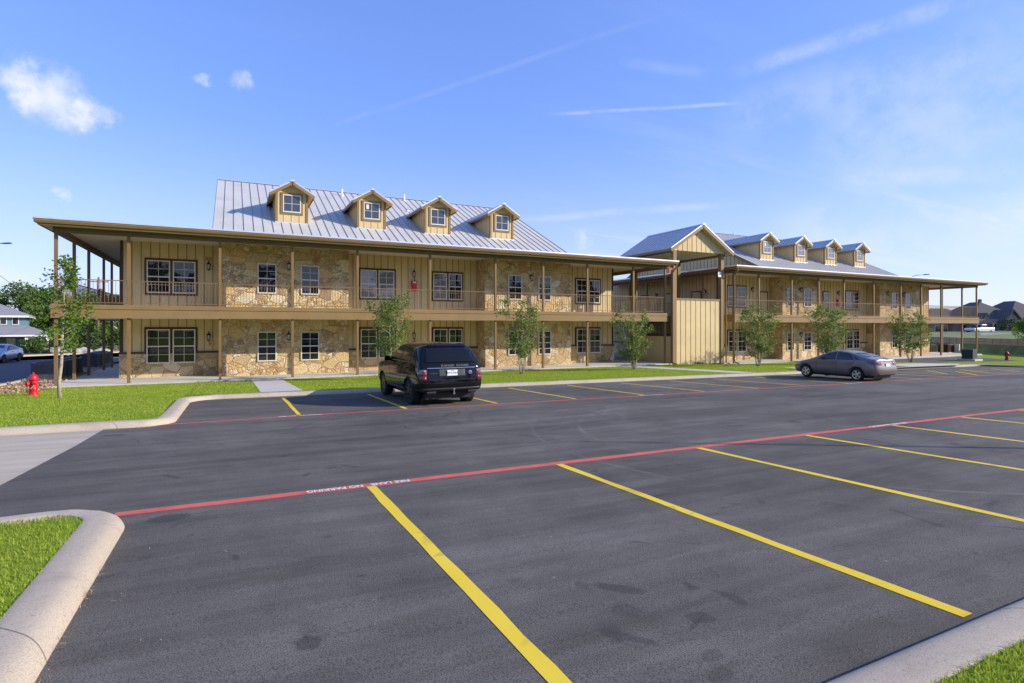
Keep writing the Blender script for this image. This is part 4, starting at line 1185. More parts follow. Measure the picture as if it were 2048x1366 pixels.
def car_shell(cols, axles, wheel_r, arch_r, track):
    nr = len(cols[0]); bm = bmesh.new(); R = []; Lf = []
    for c in cols:
        r = [bm.verts.new(p) for p in c]; R.append(r)
        Lf.append([bm.verts.new((-p[0], p[1], p[2])) for p in c[:-1]] + [r[-1]])
    def face(*v):
        u = []
        for q in v:
            if q not in u: u.append(q)
        if len(u) > 2: bm.faces.new(u)
    for i in range(len(cols) - 1):
        for j in range(nr - 1):
            face(R[i][j], R[i + 1][j], R[i + 1][j + 1], R[i][j + 1]); face(Lf[i][j + 1], Lf[i + 1][j + 1], Lf[i + 1][j], Lf[i][j])
        face(Lf[i][0], Lf[i + 1][0], R[i + 1][0], R[i][0])
    for i in (0, len(cols) - 1):
        for j in range(nr - 1): face(R[i][j], R[i][j + 1], Lf[i][j + 1], Lf[i][j])
    bmesh.ops.recalc_face_normals(bm, faces=bm.faces)
    me = bpy.data.meshes.new('shell'); bm.to_mesh(me); bm.free()
    ob = bpy.data.objects.new('shell_tmp', me); COL.objects.link(ob)
    s = ob.modifiers.new('s', 'SUBSURF'); s.levels = 2; s.render_levels = 2
    cut = MB()
    for y in axles:
        for sg in (-1, 1):
            cut.lathe([(arch_r, sg * (track - .20)), (arch_r, sg * (track + .5))], (0, y, wheel_r * 1.03), 40, 'x')
    cme = bpy.data.meshes.new('cut'); cme.from_pydata(cut.v, [], cut.f)
    bm = bmesh.new(); bm.from_mesh(cme); bmesh.ops.recalc_face_normals(bm, faces=bm.faces); bm.to_mesh(cme); bm.free()
    co = bpy.data.objects.new('cut_tmp', cme); COL.objects.link(co)
    b = ob.modifiers.new('b', 'BOOLEAN'); b.operation = 'DIFFERENCE'; b.solver = 'EXACT'; b.object = co
    res = evaluated_mesh(ob)
    ob.modifiers.remove(b)
    whole = evaluated_mesh(ob)
    bm = bmesh.new(); bm.from_mesh(whole); bvh = BVHTree.FromBMesh(bm); bm.free()
    bpy.data.objects.remove(ob); bpy.data.objects.remove(co)
    return res, bvh


def patch(bvh, poly, axis, name, mat, parent, off=.006, step=.06, mirror=False):
    """a fitted piece of trim or glass: the outline is laid on the body shell along an axis"""
    n = len(poly); pts = [Vector(p) for p in poly]; bd = []
    for a, b in zip(pts, pts[1:] + pts[:1]):
        k = max(1, int((b - a).length / step))
        for i in range(k): bd.append(a + (b - a) * i / k)
    inner = []
    mn = Vector((min(p.x for p in bd), min(p.y for p in bd))); mx = Vector((max(p.x for p in bd), max(p.y for p in bd)))
    x = mn.x + step / 2
    while x < mx.x:
        y = mn.y + step / 2
        while y < mx.y:
            inner.append(Vector((x, y))); y += step
        x += step
    ne = len(bd)
    vs, es, fs, _, _, _ = geometry.delaunay_2d_cdt(bd + inner, [(i, (i + 1) % ne) for i in range(ne)], [list(range(ne))], 1, 1e-5)
    sgn = -1
    out = MB(); V = []
    for v in vs:
        if axis in ('left', 'right'):
            o = Vector((-3 if axis == 'left' else 3, v.x, v.y)); d = Vector((1 if axis == 'left' else -1, 0, 0))
        elif axis == 'rear': o = Vector((v.x, -3, v.y)); d = Vector((0, 1, 0))
        elif axis == 'front': o = Vector((v.x, 9, v.y)); d = Vector((0, -1, 0))
        else: o = Vector((v.x, v.y, 4)); d = Vector((0, 0, -1))
        h, nr, _, _ = bvh.ray_cast(o, d)
        if h is None: V.append(None); continue
        if nr.dot(d) > 0: nr = -nr
        V.append(h + nr * off)
    F = [f for f in fs if len(f) > 2 and all(V[i] is not None for i in f)]
    out.v = [tuple(p) if p is not None else (0, 1, .6) for p in V]; out.f = [tuple(f) for f in F]
    o = out.build(name, mat, parent, (0, 0, 0), (0, 0, 0), smooth=True)
    md = o.modifiers.new('thick', 'SOLIDIFY'); md.thickness = .012; md.offset = -1
    return o


def wheel(parent, x, y, r, w, rim_r, spokes, rim_mat, side, name='wheel'):
    t = MB(); s = side
    t.lathe([(rim_r, x - w / 2), (r - .035, x - w / 2), (r - .008, x - w / 2 + .03), (r, x - w / 4), (r, x + w / 4), (r - .008, x + w / 2 - .03), (r - .035, x + w / 2), (rim_r, x + w / 2)], (0, y, r), 36, 'x', cap=False)
    wo = t.build(name, 'rubber', parent, (0, 0, 0), (0, 0, 0), smooth=True)
    m = MB(); xo = x + s * (w / 2 - .012)
    ring = [(rim_r - .03, xo - s * .012), (rim_r - .028, xo), (rim_r + .004, xo + s * .004), (rim_r + .006, xo - s * .03)]
    k = 36; o = len(m.v)
    for (rr, h) in ring:
        for i in range(k):
            a = 2 * math.pi * i / k; m.v.append((h, y + rr * math.cos(a), r + rr * math.sin(a)))
    for j in range(3):
        for i in range(k): m.f.append((o + j * k + i, o + j * k + (i + 1) % k, o + (j + 1) * k + (i + 1) % k, o + (j + 1) * k + i))
    for i in range(spokes):
        a = 2 * math.pi * i / spokes
        d = Vector((0, math.cos(a), math.sin(a))); c = Vector((xo - s * .008, y, r)); tn = Vector((0, -math.sin(a), math.cos(a)))
        wi, wo_ = rim_r * .14, rim_r * (.16 if spokes > 6 else .24)
        p = [c + d * .04 - tn * wi, c + d * .04 + tn * wi, c + d * (rim_r - .02) + tn * wo_, c + d * (rim_r - .02) - tn * wo_]
        q = [z - Vector((s * .03, 0, 0)) for z in p]; p = [z + Vector((s * .004, 0, 0)) for z in p]
        m.add(p + q, [(0, 1, 2, 3), (7, 6, 5, 4), (0, 4, 5, 1), (1, 5, 6, 2), (2, 6, 7, 3), (3, 7, 4, 0)])
    m.lathe([(.06, -.03), (.06, .008), (.03, .012)], (xo, y, r), 16, 'x') if s > 0 else m.lathe([(.06, .03), (.06, -.008), (.03, -.012)], (xo, y, r), 16, 'x')
    m.build('rim', rim_mat, wo, (0, 0, 0), (0, 0, 0))
    d = MB(); xd = x + s * (w / 2 - .075); d.lathe([(rim_r - .01, xd), (rim_r - .01, xd - s * .02)], (0, y, r), 24, 'x'); d.build('brake_disc', 'plastic_black', wo, (0, 0, 0), (0, 0, 0))
    return wo


def rows(w, zs, xs, ys):
    return [(w * a, y, z) for a, y, z in zip(xs, ys, zs)]


def suv(loc, rz):
    root = empty('parked_suv', loc, rz)
    tag(root, 'glossy black SUV parked nose towards the building', 'car')
    w = 1.0; X = [.80, .975, 1.0, 1.0, .972, .905, .82, .66, 0]; Z = [.30, .40, .66, .97, 1.24, 1.50, 1.71, 1.805, 1.87]
    HX = [.80, .975, 1.0, 1.0, .96, .92, .85, .60, 0]
    cols = [
        rows(.90, [.46, .50, .68, .97, 1.24, 1.48, 1.71, 1.79, 1.82], [.9, .99, 1, 1, .965, .88, .77, .66, 0], [.16, .03, .0, .06, .09, .29, .51, .60, .54]),
        rows(.985, [.42, .46, .67, .97, 1.24, 1.49, 1.71, 1.79, 1.825], [.80, .975, 1.0, 1.0, .97, .895, .81, .70, 0], [.30, .17, .12, .15, .19, .40, .62, .70, .64]),
        rows(w, [.34, .42] + Z[2:], X, [.8] * 4 + [.82, .95, 1.05, 1.1, 1.1]),
        rows(w, Z, X, [1.7] * 9),
        rows(w, Z, X, [2.4] * 9),
        rows(w, [.30, .40, .66, .97, 1.235, 1.47, 1.70, 1.80, 1.84], X, [3.0, 3.0, 3.0, 3.0, 3.0, 2.95, 2.78, 2.68, 2.62]),
        rows(w, [.30, .40, .66, .97, 1.21, 1.23, 1.245, 1.25, 1.255], HX, [3.6] * 5 + [3.62, 3.6, 3.56, 3.52]),
        rows(w, [.30, .40, .66, .94, 1.14, 1.165, 1.185, 1.195, 1.20], HX, [4.25] * 9),
        rows(.97, [.34, .42, .66, .90, 1.07, 1.10, 1.115, 1.125, 1.13], HX, [4.75, 4.78, 4.8, 4.8, 4.77, 4.76, 4.76, 4.78, 4.80]),
        rows(.88, [.40, .46, .66, .86, 1.00, 1.03, 1.04, 1.05, 1.05], HX, [4.86, 4.92, 4.98, 4.98, 4.93, 4.91, 4.92, 4.96, 4.98])]
    res, bvh = car_shell(cols, (1.05, 3.97), .385, .445, .99)
    link('body', res, 'car_black', root, smooth=True)
    for y in (1.05, 3.97):
        for s in (-1, 1): wheel(root, s * .845, y, .392, .275, .285, 10, 'rim_black', s)
    # glass
    for sd in ('left', 'right'):
        patch(bvh, [(1.90, 1.265), (3.34, 1.265), (2.86, 1.68), (2.72, 1.72), (1.93, 1.74)], sd, 'side_window', 'car_glass', root)
        patch(bvh, [(.98, 1.265), (1.84, 1.265), (1.87, 1.74), (1.06, 1.735)], sd, 'side_window', 'car_glass', root)
        patch(bvh, [(.48, 1.28), (.92, 1.265), (1.00, 1.72), (.80, 1.70)], sd, 'side_window', 'car_glass', root)
        for (ya, yb) in ((1.86, 1.885), (.945, .965)): patch(bvh, [(ya, .50), (yb, .50), (yb, 1.245), (ya, 1.245)], sd, 'door_seam', 'plastic_black', root, off=.002)
        patch(bvh, [(2.92, .50), (2.935, .50), (3.16, 1.2), (3.145, 1.2)], sd, 'door_seam', 'plastic_black', root, off=.002)
        patch(bvh, [(1.52, .42), (3.45, .42), (3.45, .50), (1.52, .50)], sd, 'sill_trim', 'plastic_black', root, off=.012)
        for ya in (1.15, 2.02): patch(bvh, [(ya, 1.09), (ya + .24, 1.09), (ya + .24, 1.125), (ya, 1.125)], sd, 'door_handle', 'car_black', root, off=.03)
        sg = -1 if sd == 'left' else 1
        patch(bvh, [(.10, .945), (.22, .93), (.28, 1.02), (.26, 1.07), (.11, 1.07)], sd, 'tail_light', 'tail_red', root, off=.008)
    patch(bvh, [(-.76, 1.30), (.76, 1.30), (.655, 1.64), (.60, 1.69), (-.60, 1.69), (-.655, 1.64)], 'rear', 'rear_window', 'car_glass', root)
    patch(bvh, [(-.60, 1.705), (.60, 1.705), (.58, 1.76), (-.58, 1.76)], 'rear', 'roof_spoiler', 'car_black', root, off=.07)
    for s in (-1, 1):
        for (z0, z1, mt) in ((.80, .93, 'tail_red'), (.955, 1.10, 'tail_clear')):
            patch(bvh, [(s * .755, z0), (s * .93, z0), (s * .93, z1), (s * .755, z1)], 'rear', 'tail_light', mt, root, off=.014)
            patch(bvh, [(s * .785, z0 + .03), (s * .87, z0 + .03), (s * .87, z1 - .03), (s * .785, z1 - .03)], 'rear', 'tail_light', 'tail_red', root, off=.022, step=.04)
    patch(bvh, [(-.73, 1.125), (.73, 1.125), (.73, 1.150), (-.73, 1.150)], 'rear', 'chrome_strip', 'chrome', root, off=.02)
    patch(bvh, [(-.40, .905), (.40, .905), (.40, 1.105), (-.40, 1.105)], 'rear', 'plate_recess', 'grille_black', root, off=.006)
    patch(bvh, [(-.74, .80), (.74, .80), (.74, .815), (-.74, .815)], 'rear', 'tailgate_seam', 'plastic_black', root, off=.008)
    patch(bvh, [(-.90, .675), (.90, .675), (.88, .70), (-.88, .70)], 'rear', 'bumper_edge', 'plastic_black', root, off=-.004)
    patch(bvh, [(-.88, .50), (.88, .50), (.90, .58), (-.90, .58)], 'rear', 'bumper_trim', 'plastic_black', root, off=.012)
    def yat(x, z): h = bvh.ray_cast(Vector((x, -3, z)), Vector((0, 1, 0)))[0]; return h.y
    yp = yat(0, 1.0) - .02
    pl = MB(); pl.box(-.155, .155, yp - .012, yp, .925, 1.085); p = pl.build('licence_plate', 'plate', root, (0, 0, 0), (0, 0, 0))
    text_mesh('RFH-2464', .078, 'plate_ink', 'plate_lettering', p, (0, yp - .014, 1.0), (math.pi / 2, 0, 0), extrude=.0008)
    text_mesh('TEXAS', .030, 'plate_ink', 'plate_lettering', p, (0, yp - .014, 1.062), (math.pi / 2, 0, 0), extrude=.0008)
    yt = yat(0, 1.205) - .012
    text_mesh('RANGE  ROVER', .075, 'chrome', 'tailgate_lettering', root, (.10, yt, 1.205), (math.pi / 2, 0, 0), extrude=.004, bold=.003, squeeze=1.62)
    bd = MB(); bd.lathe([(.055, 0), (.055, -.014), (.04, -.018)], (.56, yat(.56, 1.0) - .002, 1.0), 20, 'y'); b = bd.build('badge', 'chrome', root, (0, 0, 0), (0, 0, 0)); b.scale = (1, 1, 1)
    text_mesh('VOGUE', .05, 'chrome', 'tailgate_lettering', root, (-.55, yat(-.55, 1.0) - .008, 1.0), (math.pi / 2, 0, 0), extrude=.002, squeeze=1.3)
    for s in (-1, 1):
        e = MB(); e.box(s * .62 - .14, s * .62 + .14, .06, .30, .42, .49); e.build('exhaust_tip', 'plastic_black', root, (0, 0, 0), (0, 0, 0), bevel=.02)
        mi = MB(); mi.add([(s * .95, 3.10, 1.22), (s * 1.17, 3.04, 1.22), (s * 1.17, 3.04, 1.40), (s * .97, 3.10, 1.38), (s * .95, 3.2, 1.24), (s * 1.15, 3.22, 1.25), (s * 1.15, 3.2, 1.38), (s * .97, 3.2, 1.36)],
                          [(0, 1, 2, 3), (4, 7, 6, 5), (0, 4, 5, 1), (1, 5, 6, 2), (2, 6, 7, 3), (3, 7, 4, 0)]); mi.build('wing_mirror', 'car_black', root, (0, 0, 0), (0, 0, 0), smooth=True, bevel=.03)
    h = MB(); h.box(-.03 + .02, .05, -.06, .3, .40, .45); h.lathe([(.018, .45), (.018, .50), (.03, .52), (.034, .545), (.02, .57)], (.02, -.04, 0), 12); h.build('tow_hitch', 'chrome', root, (0, 0, 0), (0, 0, 0))
    a = MB(); a.add([(-.02, 1.0, 1.855), (.02, 1.0, 1.855), (.02, 1.2, 1.86), (-.02, 1.2, 1.86), (-.008, .98, 1.91), (.008, .98, 1.91)], [(0, 3, 2, 1), (0, 1, 5, 4), (1, 2, 5), (0, 4, 3), (2, 3, 4, 5)]); a.build('roof_antenna', 'plastic_black', root, (0, 0, 0), (0, 0, 0))
    u = MB(); u.box(-.7, .7, .35, 4.6, .24, .42); u.build('underbody', 'plastic_black', root, (0, 0, 0), (0, 0, 0))
    return root


def sedan(loc, rz, paint, label, rim_spokes=5, name='parked_sedan', rim='alloy', plate=True):
    root = empty(name, loc, rz); root.scale = (.955, .955, .955); tag(root, label, 'car')
    w = .885; X = [.80, .965, 1.0, .995, .955, .86, .765, .62, 0]; HX = [.80, .965, 1.0, .99, .94, .88, .76, .5, 0]
    cols = [
        rows(.80, [.30, .34, .55, .78, .99, 1.04, 1.06, 1.07, 1.075], [.9, .99, 1, .99, .92, .86, .75, .5, 0], [.16, .06, .0, .06, .10, .12, .12, .12, .11]),
        rows(.875, [.26, .32, .55, .78, .99, 1.055, 1.075, 1.085, 1.09], HX, [.32, .22, .16, .20, .24, .26, .27, .27, .27]),
        rows(w, [.22, .30, .55, .77, .97, 1.07, 1.11, 1.12, 1.125], HX, [.72, .72, .72, .72, .70, .66, .62, .60, .58]),
        rows(w, [.20, .29, .55, .76, .955, 1.17, 1.31, 1.355, 1.375], X, [1.2, 1.2, 1.2, 1.2, 1.15, 1.12, 1.22, 1.32, 1.36]),
        rows(w, [.20, .29, .55, .75, .945, 1.22, 1.375, 1.445, 1.465], X, [1.95] * 9),
        rows(w, [.20, .29, .55, .75, .935, 1.19, 1.36, 1.43, 1.455], X, [2.6, 2.6, 2.6, 2.6, 2.6, 2.58, 2.48, 2.40, 2.36]),
        rows(w, [.20, .29, .55, .74, .91, 1.03, 1.12, 1.16, 1.18], [.80, .965, 1.0, .99, .95, .88, .78, .60, 0], [3.1, 3.1, 3.1, 3.1, 3.1, 3.1, 3.05, 3.0, 2.96]),
        rows(w, [.20, .29, .55, .73, .86, .915, .94, .955, .96], HX, [3.55] * 9),
        rows(.87, [.20, .27, .52, .68, .76, .80, .825, .84, .845], HX, [4.05] * 9),
        rows(.80, [.22, .27, .48, .62, .68, .71, .725, .735, .74], HX, [4.30, 4.34, 4.38, 4.36, 4.32, 4.32, 4.34, 4.36, 4.38]),
        rows(.62, [.26, .30, .46, .58, .63, .65, .66, .665, .67], HX, [4.40, 4.46, 4.50, 4.49, 4.46, 4.45, 4.46, 4.48, 4.49])]
    res, bvh = car_shell(cols, (.98, 3.65), .315, .365, .885)
    link('body', res, paint, root, smooth=True)
    for y in (.98, 3.65):
        for s in (-1, 1): wheel(root, s * .765, y, .318, .205, .215, rim_spokes, rim, s)
    for sd in ('left', 'right'):
        patch(bvh, [(2.06, .985), (3.02, .955), (3.02, .99), (2.52, 1.29), (2.07, 1.36)], sd, 'side_window', 'car_glass_grey', root, step=.05)
        patch(bvh, [(1.12, 1.01), (1.98, .985), (1.99, 1.365), (1.60, 1.345), (1.35, 1.29)], sd, 'side_window', 'car_glass_grey', root, step=.05)
        patch(bvh, [(.84, 1.03), (1.06, 1.015), (1.26, 1.255)], sd, 'quarter_window', 'car_glass_grey', root, step=.05)
        patch(bvh, [(2.01, .32), (2.025, .32), (2.025, .97), (2.01, .97)], sd, 'door_seam', 'plastic_black', root, off=.001)
        patch(bvh, [(1.35, .62), (1.365, .62), (1.10, .97), (1.085, .97)], sd, 'door_seam', 'plastic_black', root, off=.001)
        patch(bvh, [(3.02, .32), (3.035, .32), (3.10, .93), (3.085, .93)], sd, 'door_seam', 'plastic_black', root, off=.001)
        for ya in (1.22, 2.12): patch(bvh, [(ya, .835), (ya + .2, .83), (ya + .2, .865), (ya, .87)], sd, 'door_handle', paint, root, off=.025)
        patch(bvh, [(.06, .80), (.28, .83), (.52, .955), (.40, .96), (.10, .955)], sd, 'tail_light', 'tail_red', root, off=.008)
        patch(bvh, [(4.28, .60), (4.02, .66), (3.92, .74), (4.2, .69)], sd, 'head_light', 'lamp_glass', root, off=.008)
    patch(bvh, [(-.60, .66), (.60, .66), (.57, 1.28), (.46, 1.30), (-.46, 1.30), (-.57, 1.28)][0:0] or [(-.60, 1.15), (.60, 1.15), (.50, 1.32), (-.50, 1.32)], 'rear', 'rear_window', 'car_glass_grey', root, step=.05)
    patch(bvh, [(-.62, 3.00), (.62, 3.00), (.50, 2.50), (-.50, 2.50)], 'top', 'windscreen', 'car_glass_grey', root, step=.06)
    for s in (-1, 1):
        patch(bvh, [(s * .40, .80), (s * .68, .80), (s * .70, .94), (s * .46, .94)], 'rear', 'tail_light', 'tail_red', root, off=.010)
        mi = MB(); mi.add([(s * .84, 2.72, .98), (s * 1.02, 2.70, .99), (s * 1.02, 2.70, 1.12), (s * .86, 2.72, 1.10), (s * .84, 2.80, 1.0), (s * .99, 2.82, 1.01), (s * .99, 2.82, 1.10), (s * .86, 2.80, 1.08)],
                          [(0, 1, 2, 3), (4, 7, 6, 5), (0, 4, 5, 1), (1, 5, 6, 2), (2, 6, 7, 3), (3, 7, 4, 0)]); mi.build('wing_mirror', paint, root, (0, 0, 0), (0, 0, 0), bevel=.02)
        patch(bvh, [(s * .40, .60), (s * .62, .62), (s * .60, .70), (s * .36, .67)], 'front', 'head_light', 'lamp_glass', root, off=.008, step=.04)
    patch(bvh, [(-.52, .965), (.52, .965), (.52, 1.0), (-.52, 1.0)], 'rear', 'trunk_edge', paint, root, off=.02)
    patch(bvh, [(-.55, .42), (.55, .42), (.50, .36), (-.50, .36)], 'front', 'grille', 'plastic_black', root, off=.006)
    patch(bvh, [(-.36, .56), (.36, .56), (.33, .61), (-.33, .61)], 'front', 'grille', 'plastic_black', root, off=.006)
    patch(bvh, [(-.62, .34), (.62, .34), (.62, .40), (-.62, .40)], 'rear', 'bumper_trim', 'plastic_black', root, off=.006)
    yp = bvh.ray_cast(Vector((0, -3, .80)), Vector((0, 1, 0)))[0].y
    pl = MB(); pl.box(-.155, .155, yp - .03, yp - .012, .73, .87); pl.build('licence_plate', 'plate', root, (0, 0, 0), (0, 0, 0))
    u = MB(); u.box(-.62, .62, .3, 4.1, .16, .30); u.build('underbody', 'plastic_black', root, (0, 0, 0), (0, 0, 0))
    return root


def pickup(loc, rz):
    root = empty('pickup_truck', loc, rz); tag(root, 'white pickup truck with black wheels parked by the grey roofed house', 'truck')
    m = MB(); m.prism([(.05, .62), (5.5, .62), (5.55, 1.0), (5.45, 1.22), (3.95, 1.30), (3.85, 1.32), (.0, 1.32)], 'x', -.98, .98); m.build('body', 'car_white', root, bevel=.06)
    m = MB(); m.prism([(1.75, 1.30), (3.95, 1.30), (3.35, 1.88), (1.95, 1.90)], 'x', -.86, .86); m.build('cab', 'plastic_black', root, bevel=.06)
    m = MB(); m.prism([(1.95, 1.86), (3.30, 1.84), (3.15, 1.94), (2.05, 1.95)], 'x', -.80, .80); m.build('roof', 'car_white', root, bevel=.04)
    for y in (1.1, 4.5):
        for s in (-1, 1): wheel(root, s * .88, y, .42, .27, .25, 6, 'rim_black', s)
    m = MB(); m.box(-.99, .99, 5.45, 5.62, .62, .80); m.build('bumper', 'plastic_black', root)
    return root


# ------------------------------------------------------------------ street things
def hydrant(loc, rz, mat, label, s=1.0):
    root = empty('fire_hydrant', loc, rz); root.scale = (s, s, s); tag(root, label, 'fire hydrant', 'red fire hydrants')
    b = MB(); b.lathe([(.165, -.05), (.165, .035), (.155, .05), (.115, .06), (.112, .20), (.125, .205), (.125, .225), (.112, .23), (.108, .52), (.118, .53)], n=24); b.build('barrel', mat, root, smooth=True, bevel=.004)
    c = MB(); c.lathe([(.158, .53), (.162, .55), (.155, .565), (.130, .575), (.125, .61), (.105, .66), (.065, .70), (.035, .715), (.032, .73), (.026, .735), (.026, .775), (.005, .778)], n=24); c.build('bonnet', mat, root, smooth=True)
    k = MB(); k.lathe([(.075, .08), (.085, .10), (.082, .135), (.10, .14), (.10, .175), (.09, .19)], (0, 0, .40), 18, 'x'); k.lathe([(.04, .19), (.034, .225)], (0, 0, .40), 5, 'x')
    st = k.build('pumper_nozzle', mat, root)
    st.rotation_euler = (0, 0, math.pi)
    for sg in (-1, 1):
        n = MB()
        n.lathe([(.055, .08), (.06, .12), (.075, .125), (.075, .155), (.06, .17), (.028, .172), (.026, .20)] if sg > 0 else [(.055, -.08), (.06, -.12), (.075, -.125), (.075, -.155), (.06, -.17), (.028, -.172), (.026, -.20)], (0, 0, .44), 14, 'y'); n.build('hose_nozzle', mat, root)
    ch = MB(); ch.tube([(-.16, -.02, .36), (-.15, -.10, .27), (-.10, -.15, .25), (-.04, -.15, .34), (-.02, -.14, .38)], .008, 6); ch.build('chain', 'steel_beige', root)
    fl = MB()
    for i in range(8):
        a = 2 * math.pi * i / 8; fl.lathe([(.014, .045), (.014, .07)], (.14 * math.cos(a), .14 * math.sin(a), 0), 6)
    fl.build('bolt', mat, root)


def condenser(loc, rz, label, body='steel_dark', s=(.92, .92, .92), group='air conditioning condensers'):
    root = empty('air_conditioner', loc, rz); tag(root, label, 'air conditioner', group)
    w, d, h = s[0] / 2, s[1] / 2, s[2]
    m = MB(); m.box(-w, w, -d, d, .06, h - .02); m.build('casing', 'grille_black', root)
    f = MB(); n = 22
    for i in range(n + 1):
        u = -w + 2 * w * i / n
        for sg in (-1, 1): f.box(u - .010, u + .010, sg * d - .014, sg * d + .014, .10, h - .08)
        u = -d + 2 * d * i / n
        for sg in (-1, 1): f.box(sg * w - .014, sg * w + .014, u - .010, u + .010, .10, h - .08)
    f.build('louvre', body, root)
    t = MB(); t.box(-w - .02, w + .02, -d - .02, d + .02, h - .08, h - .015); t.build('top_band', body, root, bevel=.01); t = MB(); t.box(-w - .02, w + .02, -d - .02, d + .02, .03, .11); t.build('base_band', body, root, bevel=.01)
    c = MB(); c.lathe([(min(w, d) * .82, h - .015), (min(w, d) * .82, h + .02), (min(w, d) * .3, h + .04)], n=20); c.build('fan_guard', 'grille_black', root)
    p = MB(); p.box(-w - .08, w + .08, -d - .08, d + .08, -.05, .03); p.build('pad', 'slab_concrete', root)


def street_lamp(base, h, arm_dir, arm_len, label, rise=.8):
    root = empty('street_lamp', base); tag(root, label, 'street lamp', 'tall street lamps')
    p = MB(); p.tube([(0, 0, -.2), (0, 0, h * .5), (0, 0, h - rise)], [.11, .09, .07], 10); p.lathe([(.2, 0), (.2, .06), (.13, .1)], n=12); p.build('pole', 'lamp_steel', root, smooth=True)
    d = Vector((arm_dir[0], arm_dir[1], 0)).normalized(); a = MB()
    a.tube([Vector((0, 0, h - rise)), d * arm_len * .25 + Vector((0, 0, h - rise * .45)), d * arm_len * .55 + Vector((0, 0, h - rise * .12)), d * arm_len + Vector((0, 0, h))], .045, 8); a.build('arm', 'lamp_steel', root, smooth=True)
    hd = MB(); e = d * arm_len + Vector((0, 0, h))
    hd.bar(e - d * .1 - Vector((0, 0, .02)), e + d * .75 + Vector((0, 0, .02)), .34, .12); o = hd.build('lamp_head', 'lamp_steel', root, bevel=.03)
    l = MB(); l.bar(e + d * .1 - Vector((0, 0, .085)), e + d * .68 - Vector((0, 0, .05)), .26, .03); l.build('lens', 'lamp_glass', o)


def utility_pole(base, h):
    root = empty('utility_pole', base); tag(root, 'weathered wooden utility pole rising among the left trees', 'utility pole')
    p = MB(); p.tube([(0, 0, -.3), (.05, 0, h * .6), (.1, 0, h)], [.19, .16, .12], 10); p.build('pole', 'wood_pole', root, smooth=True)
    c = MB(); c.box(-1.0, 1.2, -.06, .06, h - .7, h - .58); c.build('crossarm', 'wood_pole', root)
    for x in (-.9, .1, 1.1):
        i = MB(); i.lathe([(.02, h - .58), (.06, h - .50), (.06, h - .42), (.02, h - .36)], (x, 0, 0), 8); i.build('insulator', 'steel_dark', root)
    t = MB(); t.lathe([(.2, h - 2.6), (.22, h - 2.5), (.22, h - 1.75), (.12, h - 1.6)], (.36, -.1, 0), 12); t.build('transformer_can', 'lamp_steel', root)


def rand_quads(pos, size, rng, aspect=.55, up_bias=0.0, droop=0.0):
    """leaf-shaped quads at given points"""
    n = len(pos)
    d = rng.normal(size=(n, 3)); d[:, 2] = d[:, 2] * .6 + up_bias - droop; d /= np.linalg.norm(d, axis=1)[:, None] + 1e-9
    t = rng.normal(size=(n, 3)); s = np.cross(d, t); s /= np.linalg.norm(s, axis=1)[:, None] + 1e-9
    L = (size * rng.uniform(.65, 1.35, n))[:, None]
    nrm = np.cross(d, s)
    a = pos; b = pos + d * L * .5 + s * L * aspect * .5 + nrm * L * .06; c = pos + d * L; e = pos + d * L * .5 - s * L * aspect * .5 + nrm * L * .06
    V = np.stack([a, b, c, e], 1).reshape(-1, 3); F = np.arange(4 * n).reshape(-1, 4)
    return V, F


def sapling(base, h, spread, stems, n_leaf, leaf, mat, label, seed, clear=.25, single=False, lean=0.0, bark='bark_pale', group='young trees planted along the lawn'):
    rng = np.random.default_rng(seed); root = empty('young_tree', base); tag(root, label, 'tree', group)
    tr = MB(); tips = []
    for k in range(stems):
        a = 2 * math.pi * k / stems + rng.uniform(-.4, .4); sp = spread * (.38 if stems > 1 else .05)
        pts = []; n = 8; hh = h * rng.uniform(.74, .94) if not single else h * .93
        for i in range(n + 1):
            t = i / n; r = sp * (t ** .8) * rng.uniform(.85, 1.15)
            pts.append((math.cos(a) * (r + .05 * (stems > 1)) + rng.normal() * .03 * h / 4 + lean * t, math.sin(a) * (r + .05 * (stems > 1)) + rng.normal() * .03 * h / 4, hh * t - .05 * (i == 0)))
        r0 = (.034 if single else .020) * h / 4.0 * 1.5
        tr.tube(pts, [r0 * (1 - .86 * i / n) for i in range(n + 1)], 7)
        nb = int((26 if single else 13))
        for b in range(nb):
            t = clear + (1 - clear) * (b + rng.uniform(0, 1)) / nb
            j = min(n - 1, int(t * n)); f = t * n - j; p = np.array(pts[j]) * (1 - f) + np.array(pts[j + 1]) * f
            aa = rng.uniform(0, 2 * math.pi)
            env = math.sin(math.pi * min(1, max(.04, (t - clear) / (1 - clear)) ** .62 * .93 + .05)) if single else (.45 + .55 * math.sin(math.pi * min(1, t * .9)))
            ln = spread * (.92 if single else .46) * env * rng.uniform(.45, 1.15)
            q = p + np.array([math.cos(aa) * ln, math.sin(aa) * ln, ln * rng.uniform(.25, .95)]); mid = (p + q) / 2 + np.array([0, 0, -.06 * ln])
            tr.tube([p, mid, q], [r0 * .30, r0 * .2, r0 * .07], 4, cap=False)
            m = 5
            for i in range(1, m + 1): tips.append((p * (1 - i / m) ** 1.2 + q * (1 - (1 - i / m) ** 1.2), .55 + i / m))
        tips.append((np.array(pts[-1]), 1.3)); tips.append((np.array(pts[-2]), 1.0))
    tr.build('trunk', bark, root, smooth=True)
    P = np.array([t[0] for t in tips]); W = np.array([t[1] for t in tips]) * rng.uniform(.3, 1.7, len(tips)); W /= W.sum()
    idx = rng.choice(len(P), n_leaf, p=W); sg = .060 * h / 4 + .03
    pos = P[idx] + rng.normal(size=(n_leaf, 3)) * sg * np.array([1, 1, .9])
    V, F = rand_quads(pos, leaf, rng, .5, .1)
    link('crown', np_mesh('crown', V, F), mat, root)
    return root


